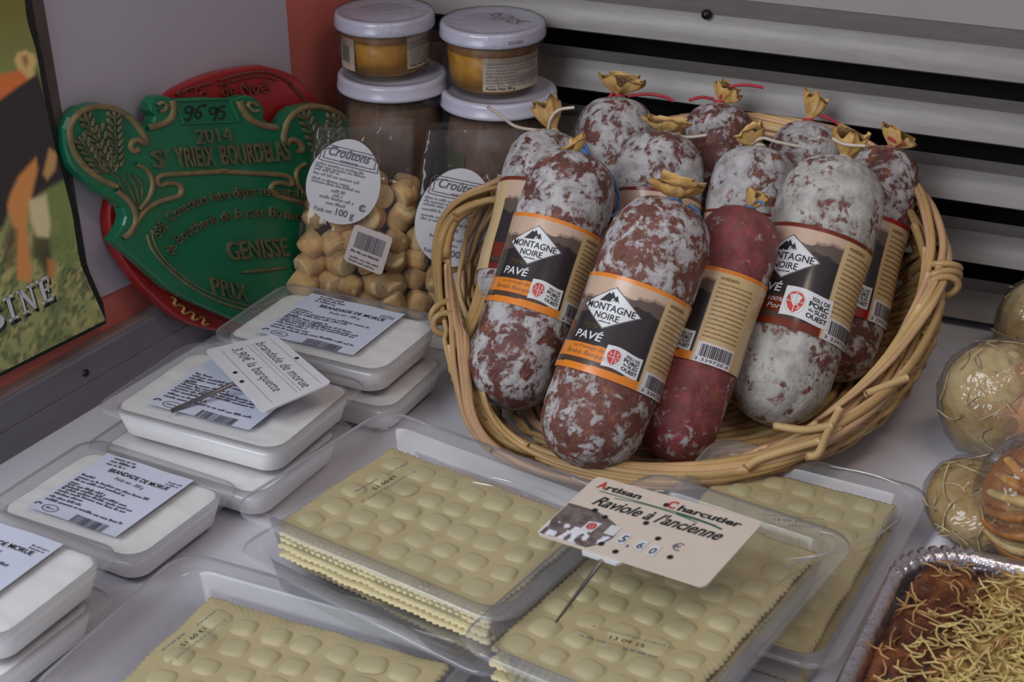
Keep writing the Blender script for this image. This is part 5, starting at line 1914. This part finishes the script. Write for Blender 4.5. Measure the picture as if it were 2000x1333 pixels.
def blob(c, r, seed, amp=0.06, n=40, ridges=0.0):
    """lumpy ball, radii r = (x, y, z), flat-footed"""
    mb = MB()
    P = []
    m = n // 2
    for i in range(m + 1):
        ph = -math.pi / 2 + math.pi * i / m
        row = []
        for j in range(n):
            a = 2 * math.pi * j / n
            v = A(math.cos(ph) * math.cos(a), math.cos(ph) * math.sin(a), math.sin(ph))
            k = 1 + amp * nz(*(v * 1.9 + seed)) + amp * .5 * nz(*(v * 4.5 + seed * 2))
            if ridges:
                k += ridges * abs(math.sin(5.5 * v[2] + 2.6 * v[0] + 1.5 * nz(*(v * 2 + seed))))
            p = A(*r) * v * k
            p[2] = max(p[2], -r[2] * 0.80)
            row.append(np.asarray(c) + p)
        P.append(row)
    mb.grid(np.array(P), closed_v=True, flip=True)
    return mb

def shreds(mb, centre_fn, count, rng, ln=(0.010, 0.026), rad=0.0006):
    for _ in range(count):
        p, nrm = centre_fn()
        t = unit(np.cross(nrm, A(rng.uniform(-1, 1), rng.uniform(-1, 1), rng.uniform(-1, 1))))
        s = np.cross(nrm, t)
        L = rng.uniform(*ln)
        cv = rng.uniform(-.9, .9)
        lift = rng.uniform(0.0, .16)
        pts = [p + t * L * (q - .5) + s * L * cv * (q - .5) ** 2 * 2 + nrm * (0.0006 + L * lift * (q - .5) ** 2 * rng.choice((0, 1, 1))) for q in (0, .25, .5, .75, 1)]
        mb.tube(pts, [rad * .7, rad, rad, rad, rad * .6], 4)

def bun(name, label, c, r, seed, mat, pink, nshred, cat='bun', ridges=0.0, wrapk=1.06):
    rng = random.Random(seed)
    c = np.asarray(c, float)
    t = thing(name, label, cat, c - A(0, 0, r[2] * .82), group='film wrapped savoury buns')
    blob(c, r, seed, ridges=ridges, amp=0.06).build('crust', mat, t)
    if pink:
        # the topping on the side away from the basket
        cc = c + A(r[0] * .22, -r[1] * .16, r[2] * .10)
        blob(cc, (r[0] * .90, r[1] * .92, r[2] * .86), seed + 5, amp=0.08).build('topping', M['bun_pink'], t)
    if nshred:
        def cf():
            while True:
                v = unit(A(rng.gauss(0, 1), rng.gauss(0, 1), rng.gauss(0, 1)))
                if v[0] < 0.25 and v[2] > -0.6 and v[1] < 0.5:
                    break
            return c + A(*r) * v * 0.985, v
        mb = MB()
        shreds(mb, cf, nshred, rng, rad=0.00045)
        mb.build('grated_cheese', M['shred_pale'], t, kind='stuff')
    w = blob(c, tuple(q * wrapk for q in r), seed + 2, amp=0.05, n=56)
    vv = []
    for p in w.v:
        p = np.array(p)
        vv.append(tuple(p + unit(p - c) * 0.0016 * nz(*(p * 170 + seed))))
    w.v = vv
    w.build('film_wrap', M['wrap'], t)
    return t
def px3(x, y, z):
    return onz(x, y, z)
bun('cheese_bun', 'round film-wrapped bun with pale cheese and pink topping, between basket and edge', px3(1952, 782, .0335), (.0285, .028, .0300), 61, M['bun'], True, 16)
bun('cheese_bun', 'wrapped bun behind the round pink-topped one, only its side in view', px3(2022, 640, .0235), (.021, .021, .028), 63, M['bun'], False, 8)
bun('cheese_bun', 'flat pale film-wrapped bun with grated cheese, below the round one', px3(1912, 985, .0228), (.0230, .030, .0170), 62, M['bun'], False, 22)
rng = random.Random(9)
# pleated golden pastry
c = px3(2012, 985, .0345)
pt = thing('puff_pastry', 'browned pleated puff pastry in cling film behind the foil tray', 'pastry', c - A(0, 0, .026))
r = (.0225, .0240, .0300)
blob(c, tuple(q * .93 for q in r), 64, amp=.05).build('pastry_body', M['puff'], pt)
for k in range(9):
    zz = -0.8 + 1.55 * k / 8
    rr = math.sqrt(max(0.05, 1 - zz * zz))
    pts = []
    for a in np.linspace(-2.9, 0.4, 22):
        kk = 1 + 0.05 * nz(a * 2, k * 3.3)
        pts.append(c + A(r[0] * rr * kk * math.cos(a), r[1] * rr * kk * math.sin(a), r[2] * (zz + 0.10 * math.sin(a * 2.2 + k))))
    mb = MB()
    mb.tube(pts, [0.0022 + 0.0026 * math.sin(math.pi * i / 21) for i in range(22)], 8, flat=0.7)
    mb.build('pleat', M['puff'] if k % 3 else M['bun'], pt)
blob(c, tuple(q * 1.12 for q in r), 66, amp=.05, n=56).build('film_wrap', M['wrap'], pt)

# ------------------------------------------------------------------ gratin in a foil tray
M['foil'] = plain('crinkled_foil', (0.72, 0.67, 0.72, 1), 0.24, metal=0.95, var=0.08, vscale=60, bump=0.8, bscale=230, bdist=0.0012)
def gratin_mat():
    m, nt, out = _nodes('browned_gratin_with_cheese')
    b = _bsdf(nt, out, 0.45, 0.0, 0.4)
    vec = _coord(nt)
    crust = _ramp(nt, _noise(nt, vec, 70, 5, 0.6, 0.6), [(0.34, (0.022, 0.007, 0.005, 1)), (0.5, (0.11, 0.030, 0.012, 1)), (0.68, (0.24, 0.075, 0.03, 1))])
    # melted cheese over the middle and the near side of the dish
    sp = nt.nodes.new('ShaderNodeSeparateXYZ')
    nt.links.new(vec, sp.inputs[0])
    a = nt.nodes.new('ShaderNodeMath'); a.operation = 'MULTIPLY_ADD'
    nt.links.new(sp.outputs['X'], a.inputs[0]); a.inputs[1].default_value = 7.0
    nt.links.new(_noise(nt, vec, 60, 4, 0.6, 0.5), a.inputs[2])
    mask = _ramp(nt, a.outputs[0], [(0.24, (0, 0, 0, 1)), (0.40, (1, 1, 1, 1))])
    nt.links.new(_mix(nt, mask, crust, (0.50, 0.34, 0.10, 1)), b.inputs['Base Color'])
    nt.links.new(_bump(nt, _noise(nt, vec, 210, 5, 0.6, 0.8), 0.9, 0.002), b.inputs['Normal'])
    return m
M['gratin'] = gratin_mat()
c0, cl, cb = onz(1772, 1040, .0300), onz(1632, 1333, .0300), onz(2000, 1096, .0300)
d1 = unit(cl - c0)
ex = A(-d1[1], d1[0], 0)
if ex[0] < 0:
    ex = -ex
hx, hy = 0.070, 0.080
cF = c0 + d1 * hy + ex * hx
aF = math.atan2(ex[1], ex[0])
ft = thing('gratin_tray', 'crimped foil tray of browned gratin under grated cheese, in the corner', 'foil tray', (cF[0], cF[1], 0.0), aF)
def crimp_loop(ins, z, amp, r):
    q = rrect(hx - ins, hy - ins, r, 26)
    out = []
    for i, p in enumerate(q):
        s = p / np.linalg.norm(p)
        k = i % 27
        corner = 1.0 if 1 < k < 25 else 0.3
        out.append((p[0] + s[0] * amp * math.sin(i * 2.2) * corner, p[1] + s[1] * amp * math.sin(i * 2.2) * corner, z + amp * .8 * math.cos(i * 2.2) * corner))
    return out
mb = MB()
rows = [crimp_loop(.016, .0006, 0, .02), crimp_loop(.013, .004, .0002, .024), crimp_loop(.0065, .0265, .0010, .028), crimp_loop(.0052, .0290, .0012, .029), crimp_loop(.0018, .0300, .0013, .030), crimp_loop(-.0004, .0292, .0010, .031), crimp_loop(-.0006, .0272, .0006, .031), crimp_loop(.0008, .0268, .0003, .031)]
mb.grid(np.array(rows), closed_v=True, flip=True)
n = len(rows[0])
mb.f.append(tuple(range(n)))
mb.build('foil_dish', M['foil'], ft, world_pts=False)
def gr_z(x, y):
    e = min(1.0, max(0.0, 1 - max(abs(x) / (hx - .007), abs(y) / (hy - .007))) / 0.35)
    return 0.0235 + 0.010 * e ** .6 + 0.0035 * nz(x * 70, y * 70, 3) + 0.0018 * nz(x * 190, y * 190, 8)
mb = MB()
N = 70
P = []
for i in range(N + 1):
    row = []
    for j in range(N + 1):
        u, v = -1 + 2 * i / N, -1 + 2 * j / N
        # squircle map keeps the corners round
        x = u * math.sqrt(1 - v * v * 0.22) * (hx - .0068)
        y = v * math.sqrt(1 - u * u * 0.22) * (hy - .0068)
        row.append((x, y, gr_z(x, y)))
    P.append(row)
mb.grid(np.array(P))
mb.build('gratin', M['gratin'], ft, world_pts=False)
rng = random.Random(12)
mbs = {'shred': MB(), 'shred_brown': MB()}
for k in range(2200):
    u, v = rng.uniform(-.93, .93), rng.uniform(-.93, .93)
    x, y = u * (hx - .006), v * (hy - .006)
    # thick in the middle and towards the near side, thin along the far rims
    dens = max(0.0, min(1.0, ((x + .030) * 22 + (0.045 - y) * 6 + 0.25) )) * (1.0 if abs(u) < .85 else .5)
    heavy = rng.random() < dens
    if not heavy and rng.random() > 0.20:
        continue
    key = 'shred' if heavy and nz(x * 60, y * 60, 2) > -0.28 else 'shred_brown'
    p = A(x, y, gr_z(x, y) + rng.uniform(0.0004, 0.0028 if heavy else .0016))
    shreds(mbs[key], lambda p=p: (p, unit(A(rng.gauss(0, .25), rng.gauss(0, .25), 1))), 1, rng, (0.005, 0.015), 0.00048)
mbs['shred'].build('grated_cheese', M['shred'], ft, world_pts=False, kind='stuff')
mbs['shred_brown'].build('browned_cheese', M['shred_brown'], ft, world_pts=False, kind='stuff')
